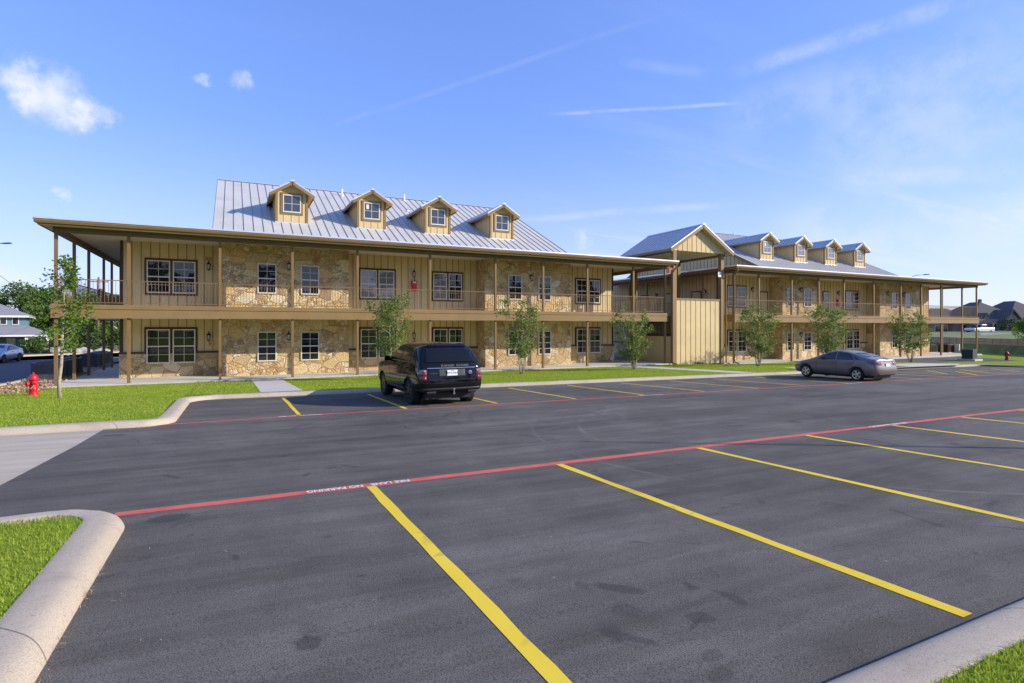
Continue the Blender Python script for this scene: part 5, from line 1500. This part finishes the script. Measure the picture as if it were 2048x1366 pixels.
def big_tree(base, h, w, mat, label, seed, n_leaf=4200, leaf=.42, trunk_h=.28, group='trees behind the side road', name='broadleaf_tree'):
    rng = np.random.default_rng(seed); root = empty(name, base); tag(root, label, 'tree', group)
    tr = MB(); th = h * trunk_h; r0 = .03 * h
    tr.tube([(0, 0, -.3), (.1, 0, th * .6), (.0, .1, th), (.05, .1, h * .62)], [r0, r0 * .8, r0 * .7, r0 * .25], 9)
    cl = []
    nl = 24
    for i in range(nl):
        a = rng.uniform(0, 2 * math.pi); t = rng.uniform(0, 1); z = th * .75 + (h - th * .75) * (t ** .85) * .93
        rr = w / 2 * math.sin(math.pi * min(.96, .18 + .76 * t)) * rng.uniform(.35, 1.0)
        c = np.array([rr * math.cos(a), rr * math.sin(a), z]); cl.append((c, w * rng.uniform(.10, .19)))
        if i < 12: tr.tube([(0, .05, th * rng.uniform(.7, 1.2)), (c[0] * .5, c[1] * .5, z * .62 + th * .3), tuple(c)], [r0 * .38, r0 * .24, r0 * .06], 5, cap=False)
    tr.build('trunk', 'bark_dark', root, smooth=True)
    pos = []
    for c, r in cl:
        k = n_leaf // nl; d = rng.normal(size=(k, 3)); d /= np.linalg.norm(d, axis=1)[:, None]
        rad_ = r * rng.uniform(.35, 1.12, k) ** .7
        pos.append(c + d * rad_[:, None] * np.array([1.15, 1.15, .82]))
    pos = np.concatenate(pos)
    pos[:, 2] = np.maximum(pos[:, 2], .25)
    V, F = rand_quads(pos, leaf, rng, .7, 0)
    link('crown', np_mesh('crown', V, F), mat, root)
    return root


def blades(name, n, sampler, zf, hgt, wid, label, seed, mat='grass_blade', lean=.45):
    rng = np.random.default_rng(seed); xy = sampler(rng, n); n = len(xy)
    z = np.array([zf(a, b) for a, b in xy]); a = rng.uniform(0, 2 * np.pi, n); h = hgt * rng.uniform(.45, 1.25, n); w = wid * rng.uniform(.7, 1.3, n)
    s = np.stack([np.cos(a), np.sin(a), np.zeros(n)], 1); la = rng.uniform(0, 2 * np.pi, n); ll = h * lean * rng.uniform(0, 1.3, n)
    p = np.stack([xy[:, 0], xy[:, 1], z - .008], 1)
    mid = p + np.stack([np.cos(la) * ll * .35, np.sin(la) * ll * .35, h * .6], 1); tip = p + np.stack([np.cos(la) * ll, np.sin(la) * ll, h], 1)
    V = np.stack([p - s * w[:, None] / 2, p + s * w[:, None] / 2, mid + s * w[:, None] * .4, tip, mid - s * w[:, None] * .4], 1).reshape(-1, 3)
    o = np.arange(n) * 5
    F = np.stack([o, o + 1, o + 2, o + 4], 1); T = np.stack([o + 4, o + 2, o + 3, o + 3], 1)
    me = bpy.data.meshes.new(name)
    F3 = np.concatenate([np.stack([o, o + 1, o + 2], 1), np.stack([o, o + 2, o + 4], 1), np.stack([o + 4, o + 2, o + 3], 1)])
    me = np_mesh(name, V, F3)
    ob = link(name, me, mat); return tag(ob, label, 'grass', kind='stuff')


def house_block(m, w0, w1, d0, d1, z0, z1): m.box(w0, w1, d0, d1, z0, z1)


def hip(m, x0, x1, y0, y1, z, h, ov=.5, ridge_axis='x'):
    x0 -= ov; x1 += ov; y0 -= ov; y1 += ov
    if ridge_axis == 'x':
        k = (y1 - y0) / 2; a, b = (x0 + k * .9, (y0 + y1) / 2, z + h), (x1 - k * .9, (y0 + y1) / 2, z + h)
        if a[0] > b[0]: a = b = ((x0 + x1) / 2, (y0 + y1) / 2, z + h); b = (b[0] + .01, b[1], b[2])
    else:
        k = (x1 - x0) / 2; a, b = ((x0 + x1) / 2, y0 + k * .9, z + h), ((x0 + x1) / 2, y1 - k * .9, z + h)
    c = [(x0, y0, z), (x1, y0, z), (x1, y1, z), (x0, y1, z)]; c2 = [(p[0], p[1], z - .18) for p in c]
    vs = c + [a, b] + c2
    if ridge_axis == 'x': fs = [(0, 1, 5, 4), (1, 2, 5), (2, 3, 4, 5), (3, 0, 4)]
    else: fs = [(0, 1, 4), (1, 2, 5, 4), (2, 3, 5), (3, 0, 4, 5)]
    fs += [(6, 7, 1, 0), (7, 8, 2, 1), (8, 9, 3, 2), (9, 6, 0, 3), (9, 8, 7, 6)]
    m.add(vs, fs)


def gable(m, x0, x1, y0, y1, z, h, ov=.4, axis='y'):
    xc = (x0 + x1) / 2
    m.slab([(xc, y0 - ov, z + h), (x0 - ov, y0 - ov, z - ov * h / ((x1 - x0) / 2)), (x0 - ov, y1, z - ov * h / ((x1 - x0) / 2)), (xc, y1, z + h)], .15)
    m.slab([(xc, y1, z + h), (x1 + ov, y1, z - ov * h / ((x1 - x0) / 2)), (x1 + ov, y0 - ov, z - ov * h / ((x1 - x0) / 2)), (xc, y0 - ov, z + h)], .15)


def hwin(root, x, y, z, w, h, trim='house_white', sill=True):
    f = MB(); f.box(x - w / 2 - .09, x + w / 2 + .09, y - .07, y - .01, z - .09, z + h + .09); o = f.build('window', trim, root)
    g = MB(); g.box(x - w / 2, x + w / 2, y - .085, y - .071, z, z + h); g.box(x - w / 2, x + w / 2, y - .09, y - .0855, z + h / 2 - .03, z + h / 2 + .03)
    g.build('pane', 'glass_window', o)


FACE = rad(-26.4)             # the far houses stand square to a street that runs at this angle


def build_far_left():
    # blue house
    r = empty('blue_house', (-27.6, 108.4, -.95), rad(10)); tag(r, 'blue two storey house with grey shingle roofs on the far left', 'house')
    m = MB(); m.box(-13, -.7, 0, 9, 0, 5.3); m.build('wall', 'teal_siding', r)
    m = MB(); hip(m, -13, -.7, 0, 9, 5.3, 2.3, .7); m.build('roof', 'shingle_grey', r)
    m = MB(); m.box(-13.7, 0, -.72, -.70, 5.05, 5.32); m.box(-.02, .0, -.7, 9.6, 5.05, 5.32); m.box(-13.3, 2.6, -3.72, -3.69, 2.22, 2.46); m.box(2.58, 2.61, -3.7, 6, 2.22, 2.46); m.build('eave_trim', 'house_white', r)
    m = MB(); m.add([(-13.3, -3.7, 2.45), (2.6, -3.7, 2.45), (2.6, 6, 2.45), (-13.3, 6, 2.45), (-13, -.05, 3.85), (-.65, -.05, 3.85), (-.65, 6, 3.85), (-13, 6, 3.85)], [(0, 1, 5, 4), (1, 2, 6, 5), (3, 2, 1, 0)]); m.build('porch_roof', 'shingle_grey', r)
    for x in (-4.2, -2.95, -1.6, -7.5, -9.5): hwin(r, x, 0, 4.05, .62, .95)
    for x in (-3.9, -2.1): 
        d = MB(); d.box(x - .5, x + .5, -.06, -.01, 0, 2.0); d.build('door', 'house_white', r)
    for x in (-.1, 2.3, -6.5):
        c = MB(); c.box(x - .17, x + .17, -3.4, -3.06, 0, 2.25); c.build('porch_column', 'house_white', r)
    m = MB(); m.box(-14, 3, -4, 10, -.6, 0.02); m.build('foundation', 'slab_concrete', r)
    # black fence
    a = Vector((-30.0, 77.6)); b = Vector((-14.2, 69.6)); dv = (b - a); n = 7
    r = empty('metal_fence', (a.x, a.y, -.08), math.atan2(dv.y, dv.x)); tag(r, 'black metal picket fence in front of the blue house', 'fence')
    L = dv.length
    for i in range(n + 1):
        p = MB(); x = L * i / n; p.box(x - .04, x + .04, -.04, .04, 0, 1.42); p.build('post', 'black_iron', r)
    q = MB()
    for z in (.18, .75, 1.28): q.box(0, L, -.018, .018, z - .02, z + .02)
    for i in range(int(L / .16)): q.box(i * .16 - .008, i * .16 + .008, -.008, .008, .1, 1.33)
    q.build('pickets', 'black_iron', r)
    T = [(-38.9, 131, 11.0, 11, 'leaf_mid', 'broad green tree behind the blue house, cut by the frame edge'), (-33.2, 126, 11.4, 9, 'leaf_mid', 'green tree rising straight behind the blue house roof'),
         (-26.2, 112, 9.7, 8.5, 'leaf_mid', 'green tree just right of the blue house roof'), (-22.9, 101, 8.5, 9, 'leaf_mid', 'tallest green tree behind the slim lawn sapling'),
         (-20.4, 103, 8.6, 8.5, 'leaf_mid', 'green tree behind the porch corner post'), (-17.9, 105, 8.2, 9, 'leaf_bright', 'lighter green tree beside the utility pole'),
         (-15.2, 103, 8.0, 9, 'leaf_mid', 'green tree seen through the left end porch posts'), (-11.5, 108, 8.4, 9, 'leaf_mid', 'green tree farthest right, against the porch wall')]
    for i, (x, y, h, w, mt, lb) in enumerate(T):
        k = 1.2 if i > 1 else 1.05
        big_tree((x * k, y * k, -.8), h * k * .93, w * k, mt, lb, 100 + i)
    B = [(-17.9, 72.8, 1.3, 2.4, 'leaf_bright', 'yellow green bush by the black fence'), (-15.7, 79, 2.6, 4.2, 'leaf_dark', 'dark bush left of the utility pole'), (-13.1, 80, 2.9, 4.6, 'leaf_mid', 'rounded bush seen between the porch posts'),
         (-18.5, 80, 2.6, 4.0, 'leaf_mid', 'rounded bush behind the fence end'), (-10.5, 80, 2.7, 4.4, 'leaf_bright', 'bright bush next to the porch wall corner')]
    for i, (x, y, h, w, mt, lb) in enumerate(B): big_tree((x, y, -.15), h, w, mt, lb, 150 + i, 2200, .22, .05, 'bushes by the side road', 'bush')
    utility_pole((-16.9, 95.5, -.4), 10.0)
    m = MB(); pts = []
    for i in range(13):
        t = i / 12; pts.append((-17.6 - 5.4 * t, 54 + 54 * t, 8.5 - 3.3 * t - .9 * math.sin(math.pi * t)))
    m.tube(pts, .022, 5); tag(m.build('overhead_wire', 'lamp_steel'), 'thin overhead wire sagging across the left sky', 'wire')
    street_lamp((-24.4, 79.1, -.2), 11.8, (.8957, -.4446), 2.7, 'street lamp with its head poking in at the left edge', .5)
    sedan((-15.7, 57.4, -.04), rad(175), 'car_silver', 'silver sedan facing the viewer on the side road, cut by the left edge', 10, 'parked_sedan', 'rim_black')
    rng = random.Random(5)
    for i, (x, y, s, lb) in enumerate(((-16.1, 73.0, 1.0, 'large grey boulder heap on the dirt strip'), (-14.2, 72.8, .7, 'smaller pale boulder right of the heap'), (-12.6, 73.4, .55, 'small pale boulder near the utility pole'))):
        bm = bmesh.new(); bmesh.ops.create_icosphere(bm, subdivisions=3, radius=1)
        for v in bm.verts:
            n_ = 1 + .22 * math.sin(v.co.x * 5 + i) * math.cos(v.co.y * 4) + rng.uniform(-.05, .05); v.co = Vector((v.co.x * s * 1.3 * n_, v.co.y * s * n_, v.co.z * s * .6 * n_))
        me = bpy.data.meshes.new('boulder'); bm.to_mesh(me); bm.free(); o = link('boulder', me, 'rock_pale', None, (x, y, .05)); tag(o, lb, 'rock', 'boulders on the dirt strip')
    names = ['front', 'second', 'third', 'fourth', 'fifth']
    for i, (x, y, lb) in enumerate(((-8.25, 34.9, 'dark condenser nearest the red hydrant, first of the long row'), (-8.25, 36.05, 'dark condenser second in the long row by the left porch'), (-8.25, 37.2, 'dark condenser third in the long row by the left porch'), (-8.25, 38.35, 'dark condenser fourth in the long row by the left porch'), (-8.25, 39.5, 'dark condenser last in the long row by the left porch'),
                                    (-8.35, 45.0, 'dark condenser at the near end of the back row'), (-8.35, 46.15, 'dark condenser second in the back row'), (-8.35, 47.3, 'dark condenser third in the back row'), (-8.35, 48.45, 'dark condenser at the far end of the back row'))):
        condenser((x, y, -.02), 0, lb)
    # mulch chips
    rg = np.random.default_rng(3); n = 1500; pos = []
    while len(pos) < n:
        x, y = rg.uniform(-12.6, -6.9), rg.uniform(25.8, 41)
        if (y > 31 and -9.3 < x < -7.4) or (y <= 31 and -9.9 < x < -7.0 and 27.4 < y) or (y < 28.2 and y > 26 + (x + 12) * .25 and y < 27.6 + (x + 12) * .3): pos.append((x, y, (max(-.02, lawnz(x, min(y, 31)) - .01) if y < 31 else -.02) + rg.uniform(.0, .05)))
    V, F = rand_quads(np.array(pos), .13, rg, .45, .1); o = link('mulch', np_mesh('mulch', V, F), 'mulch_chip'); tag(o, 'pale wood chip mulch around the condensers', 'mulch', kind='stuff')


def build_far_right(W0, W1, d, nrm):
    ang = math.atan2(d[1], d[0]); L0, L1 = -14.0, 34.0
    o = W1 + d * L0; r = empty('panel_wall', (o[0], o[1], -.42), ang); tag(r, 'long brown precast panel wall with regular posts on the right', 'wall')
    L = L1 - L0; m = MB(); m.box(0, L, -.06, .06, -.2, 1.68); m.build('panels', 'wall_panel', r)
    m = MB(); m.box(0, L, -.09, .09, 1.68, 1.75); m.build('coping', 'brick_tan', r)
    n = int(L / 1.22)
    for i in range(n + 1):
        p = MB(); x = i * 1.22; p.box(x - .06, x + .06, -.11, .11, -.2, 1.70); p.build('post', 'wall_panel', r)
    # brown roofed house
    r = empty('brick_house', (129.2, 60.6, .7), FACE); tag(r, 'tan brick house with a brown hipped roof seen through the right end porch', 'house')
    m = MB(); m.box(-6, 6, 0, 10, -.5, 3.2); m.build('wall', 'brick_tan', r)
    m = MB(); hip(m, -6, 6, 0, 10, 3.2, 2.6, .6); gable(m, -1.6, 3.2, -1.2, 5, 3.0, 1.7); m.build('roof', 'shingle_brown', r)
    m = MB(); m.prism([(-1.6, -.5), (3.2, -.5), (3.2, 3.0), (.8, 4.6), (-1.6, 3.0)], 'y', -.8, 0.5); m.build('gable_front', 'brick_tan', r)
    for x in (-4.0, -2.6, 4.6): hwin(r, x, 0, .9, 1.0, 1.4)
    hwin(r, .8, -.8, .9, 1.4, 1.5)
    # grey roofed house
    r = empty('stone_house', (133.9, 54.1, 1.35), FACE); tag(r, 'large tan house with steep grey roofs and stone gable at right edge', 'house')
    m = MB(); m.box(-6.2, 9, 0, 11, -.6, 2.9); m.build('wall', 'brick_tan', r)
    m = MB(); hip(m, -6.2, 3.4, 1, 12, 2.7, 3.7, .7, 'y'); hip(m, 0.5, 10, 0.5, 11.5, 2.7, 3.9, .7, 'y'); gable(m, -2.3, 1.3, -1.2, 6, 2.5, 2.2, .35); gable(m, 3.4, 6.4, -1.0, 6, 2.1, 1.9, .35); m.build('roof', 'shingle_brown', r)
    m = MB(); m.prism([(-2.3, -.6), (1.3, -.6), (1.3, 2.5), (-.5, 4.55), (-2.3, 2.5)], 'y', -.9, 1); m.build('stone_gable', 'stone_pale', r)
    m = MB(); m.prism([(3.4, -.6), (6.4, -.6), (6.4, 2.1), (4.9, 3.85), (3.4, 2.1)], 'y', -.7, 1); m.build('side_gable', 'stone_pale', r)
    m = MB(); m.box(-5.9, -3.5, -.1, -.02, -.1, 2.0); m.build('garage_door', 'steel_dark', r)
    for x in (-5.6, -4.4):
        m = MB(); m.prism([(x - .42, 2.7), (x + .42, 2.7), (x + .42, 3.5), (x, 4.0), (x - .42, 3.5)], 'y', .1, 2.2); dd = m.build('dormer', 'stone_pale', r)
        m = MB(); gable(m, x - .42, x + .42, .05, 2.4, 3.5, .55, .14); m.build('dormer_roof', 'shingle_brown', dd)
        g = MB(); g.box(x - .2, x + .2, .05, .09, 2.95, 3.5); g.build('dormer_window', 'glass_window', dd)
    hwin(r, -2.9, 0, .6, .6, 1.4); hwin(r, -.5, -.9, .5, 1.4, 1.4); hwin(r, 2.3, 0, .6, 1.0, 1.5)
    m = MB(); m.box(-.7, -.4, 6, 6.6, 6.0, 7.0); m.build('chimney', 'steel_dark', r)
    big_tree((121.5, 49.2, 1.3), 2.9, 3.6, 'leaf_dark', 'dark shrub before the stone gable of the right house', 171, 1600, .2, .1, 'shrubs by the far houses', 'bush')
    big_tree((117.8, 45.2, 1.3), 2.4, 2.6, 'leaf_dark', 'dark rounded shrub by the right frame edge', 172, 1200, .2, .1, 'shrubs by the far houses', 'bush')
    big_tree((112, 58.2, .9), 2.0, 2.2, 'leaf_mid', 'pale green shrub beyond the right porch deck', 174, 1000, .2, .1, 'shrubs by the far houses', 'bush')
    big_tree((83.6, 32.2, .6), 3.1, 2.7, 'leaf_bright', 'small bright tree behind the panel wall at the right edge', 173, 2200, .16, .25, 'trees behind the panel wall', 'broadleaf_tree')
    tp = pickup((114.9, 49.2, 1.42), rad(80)); tp.scale = (.86, .86, .86)
    m = MB(); a, b = Vector((100.4, 44.2)), Vector((106.6, 41.1)); m.bar((a.x, a.y, 1.25), (b.x, b.y, 1.25), .3, 1.0); tag(m.build('retaining_wall', 'house_white'), 'low whitish retaining wall on the grassy rise', 'wall')
    street_lamp((96.7, 52.5, -.6), 11.7, (.8957, -.4446), 2.9, 'street lamp curving above the right building roof', 1.0)
    condenser((72.4, 36.9, -.32), 0, 'dark brown condenser beside the right porch corner', 'dark_trim', (1.15, 1.0, .95)); condenser((74.7, 36.2, -.32), 0, 'condenser with a pale side panel by the panel wall', 'dark_trim', (1.3, 1.0, .95))
    m = MB(); m.box(75.40, 75.56, 35.2, 36.2, -.3, .68); tag(m.build('equipment_panel', 'house_white'), 'pale upright panel fixed beside the right hand condenser', 'panel')
    # green transformer
    r = empty('transformer_box', (58.6, 26.6, -.22), rad(2)); r.scale = (.72, .72, .86); tag(r, 'dark green utility transformer box on a pad in the end lawn', 'utility box')
    m = MB(); m.prism([(-.62, 0), (.55, 0), (.55, .95), (.45, 1.02), (-.62, 1.02)], 'x', -.58, .58); m.build('cabinet', 'box_green', r, bevel=.015)
    m = MB(); m.box(.582, .60, -.5, .5, .05, .9); m.build('side_panel', 'box_green_light', r)
    m = MB(); m.box(-.9, 1.1, -.95, .9, -.2, .03); m.build('pad', 'slab_concrete', r)
    hydrant((60.6, 24.7, -.24), rad(200), 'dark_red_paint', 'dark red fire hydrant on the far right lawn', 1.02)


def build_near():
    pr = empty('steel_pole', (17.3, .98, lotz(17.3, 1) + .1)); tag(pr, 'slim steel pole on the near lawn whose long shadow crosses the stalls', 'pole')
    m = MB(); m.tube([(0, 0, -.2), (0, 0, 6.0)], [.07, .03], 10); m.build('shaft', 'lamp_steel', pr, smooth=True); m = MB(); m.lathe([(.15, 0), (.15, .05), (.08, .09)], n=12); m.build('base_plate', 'lamp_steel', pr)
    hydrant((-6.45, 25.75, lawnz(-6.45, 25.75) - .01), rad(28), 'red_paint', 'bright red fire hydrant on the left lawn', 1.08)
    sapling((-5.2, 23.35, lawnz(-5.2, 23.35) - .02), 4.95, .84, 1, 2000, .115, 'leaf_bright', 'tall slim young tree with one pale trunk beside the red hydrant', 11, clear=.33, single=True, lean=.22, bark='bark_pale')
    for i, (x, y, h, sp, k, nl, mt, lb, cl) in enumerate((
            (6.85, 27.0, 4.35, 1.85, 6, 4200, 'leaf_sapling', 'multi stemmed young tree right behind the black car', .30),
            (14.0, 27.0, 4.35, 1.75, 5, 3300, 'leaf_sapling', 'multi stemmed young tree just right of the black car', .25),
            (21.6, 27.0, 3.75, 1.75, 5, 3300, 'leaf_sapling', 'multi stemmed young tree in front of the stair tower walk', .12),
            (31.7, 26.5, 4.3, 2.0, 6, 3300, 'leaf_sapling', 'multi stemmed young tree just right of the stair tower', .2),
            (38.6, 26.3, 4.8, 2.2, 6, 3600, 'leaf_sapling', 'multi stemmed young tree behind the grey car hood', .2),
            (48.3, 25.9, 4.1, 2.2, 5, 2800, 'leaf_sapling', 'multi stemmed young tree farthest right, behind the grey car trunk', .2))):
        sapling((x, y, lawnz(x, y) - .03), h, sp, k, nl, .105 + .0012 * x, mt, lb, 21 + i, clear=cl)
    suv((5.60, 15.06, lotz(5.72, 17.5) - .0), rad(1.0))
    sedan((26.05, 14.85, lotz(25.5, 17)), rad(-1.5), 'car_grey', 'grey sedan parked nose to the kerb before the right building')


def build_grass():
    def box(x0, x1, y0, y1, keep=None):
        def f(rng, n):
            p = np.stack([rng.uniform(x0, x1, n), rng.uniform(y0, y1, n)], 1)
            return p if keep is None else p[keep(p)]
        return f
    blades('grass', 38000, box(-4.6, -1.25, 2.9, 6.84, lambda p: ~((p[:, 0] > -1.62) & (p[:, 1] > 6.5) & (np.hypot(p[:, 0] + 1.63, p[:, 1] - 6.5) > .36))), lambda x, y: lotz(x, y) + .125, .036, .0055, 'dense green grass on the lower left corner lawn', 1, lean=.7)
    blades('grass', 19000, box(2.6, 5.6, .6, 1.53), lambda x, y: lotz(x, y) + .125, .036, .0055, 'dense green grass behind the lower right kerb', 2, lean=.7)
    blades('grass', 80000, box(-9.5, -1.5, 14.76, 31.0, lambda p: ((p[:, 1] < 28.0) | (p[:, 0] > -6.9)) & ~((p[:, 0] > -1.89) & (p[:, 1] < 15.12) & (np.hypot(p[:, 0] + 1.89, p[:, 1] - 15.12) > .34)) & ((p[:, 0] < -1.56) | (p[:, 1] > 20.0))), lawnz, .042, .012, 'green grass on the lawn around the red hydrant', 3)
    blades('grass', 130000, box(-1.5, 46.0, 20.95, 31.03, lambda p: ~(((p[:, 0] > .83) & (p[:, 0] < 2.2)) | ((p[:, 0] > 23.5) & (p[:, 0] < 24.9)) | ((p[:, 0] > 29.5) & (p[:, 1] < 22.9)))), lawnz, .045, .015, 'green grass on the long lawn before both buildings', 4)
    # dry grass litter along the near kerb
    rg = np.random.default_rng(9); pos = []
    for c in ((-.935, 5.35, 40), (-.93, 4.85, 45), (-.93, 4.2, 24), (-.92, 3.55, 36), (-.7, 4.9, 5)):
        q = rg.normal(size=(c[2], 2)) * np.array([.022, .13]) + np.array(c[:2]); q[:, 0] = np.maximum(q[:, 0], -.95); pos += [(a, b, lotz(a, b) + rg.uniform(.004, .03)) for a, b in q]
    for _ in range(12):
        a, b = rg.uniform(-.8, 1.2), rg.uniform(3.2, 6.5); pos.append((a, b, lotz(a, b) + .006))
    P = np.array(pos); rng = rg; n = len(P); a = rng.uniform(0, 2 * np.pi, n); dd = np.stack([np.cos(a), np.sin(a), rng.uniform(0, .35, n)], 1); L = rng.uniform(.012, .045, n)[:, None]; s = np.stack([-np.sin(a), np.cos(a), 0 * a], 1) * .0020
    V = np.stack([P - s, P + s, P + dd * L + s * .3, P + dd * L - s * .3], 1).reshape(-1, 3); o = link('litter', np_mesh('litter', V, np.arange(4 * n).reshape(-1, 4)), 'debris'); tag(o, 'dry grass clippings scattered along the near kerb', 'litter', kind='stuff')


def build_reflected():
    """trees and lawn across the lot, seen only as reflections in the window panes"""
    rng = np.random.default_rng(77); pos = []
    for x in np.arange(-70, 90, 7.5):
        h = rng.uniform(9, 15); w = rng.uniform(7, 11); y = -46 + rng.uniform(-6, 6); x2 = x + rng.uniform(-2, 2)
        for k in range(14):
            c = np.array([x2 + rng.normal() * w * .25, y + rng.normal() * w * .25, 2 + rng.uniform(.15, .9) * h]); q = rng.normal(size=(45, 3)); q /= np.linalg.norm(q, axis=1)[:, None]
            pos.append(c + q * w * .17 * rng.uniform(.4, 1.1, 45)[:, None])
    V, F = rand_quads(np.concatenate(pos), 1.0, rng, .8, 0); o = link('treeline', np_mesh('treeline', V, F), 'leaf_dark'); tag(o, 'line of trees across the lot, mirrored in the windows', 'trees', kind='stuff')


W0, W1, dW, nW = build_ground()
build_kerbs()
build_markings()
build_buildings()
build_tower()
build_far_left()
build_far_right(W0, W1, dW, nW)
build_near()
build_grass()
build_reflected()
bpy.context.view_layer.update()
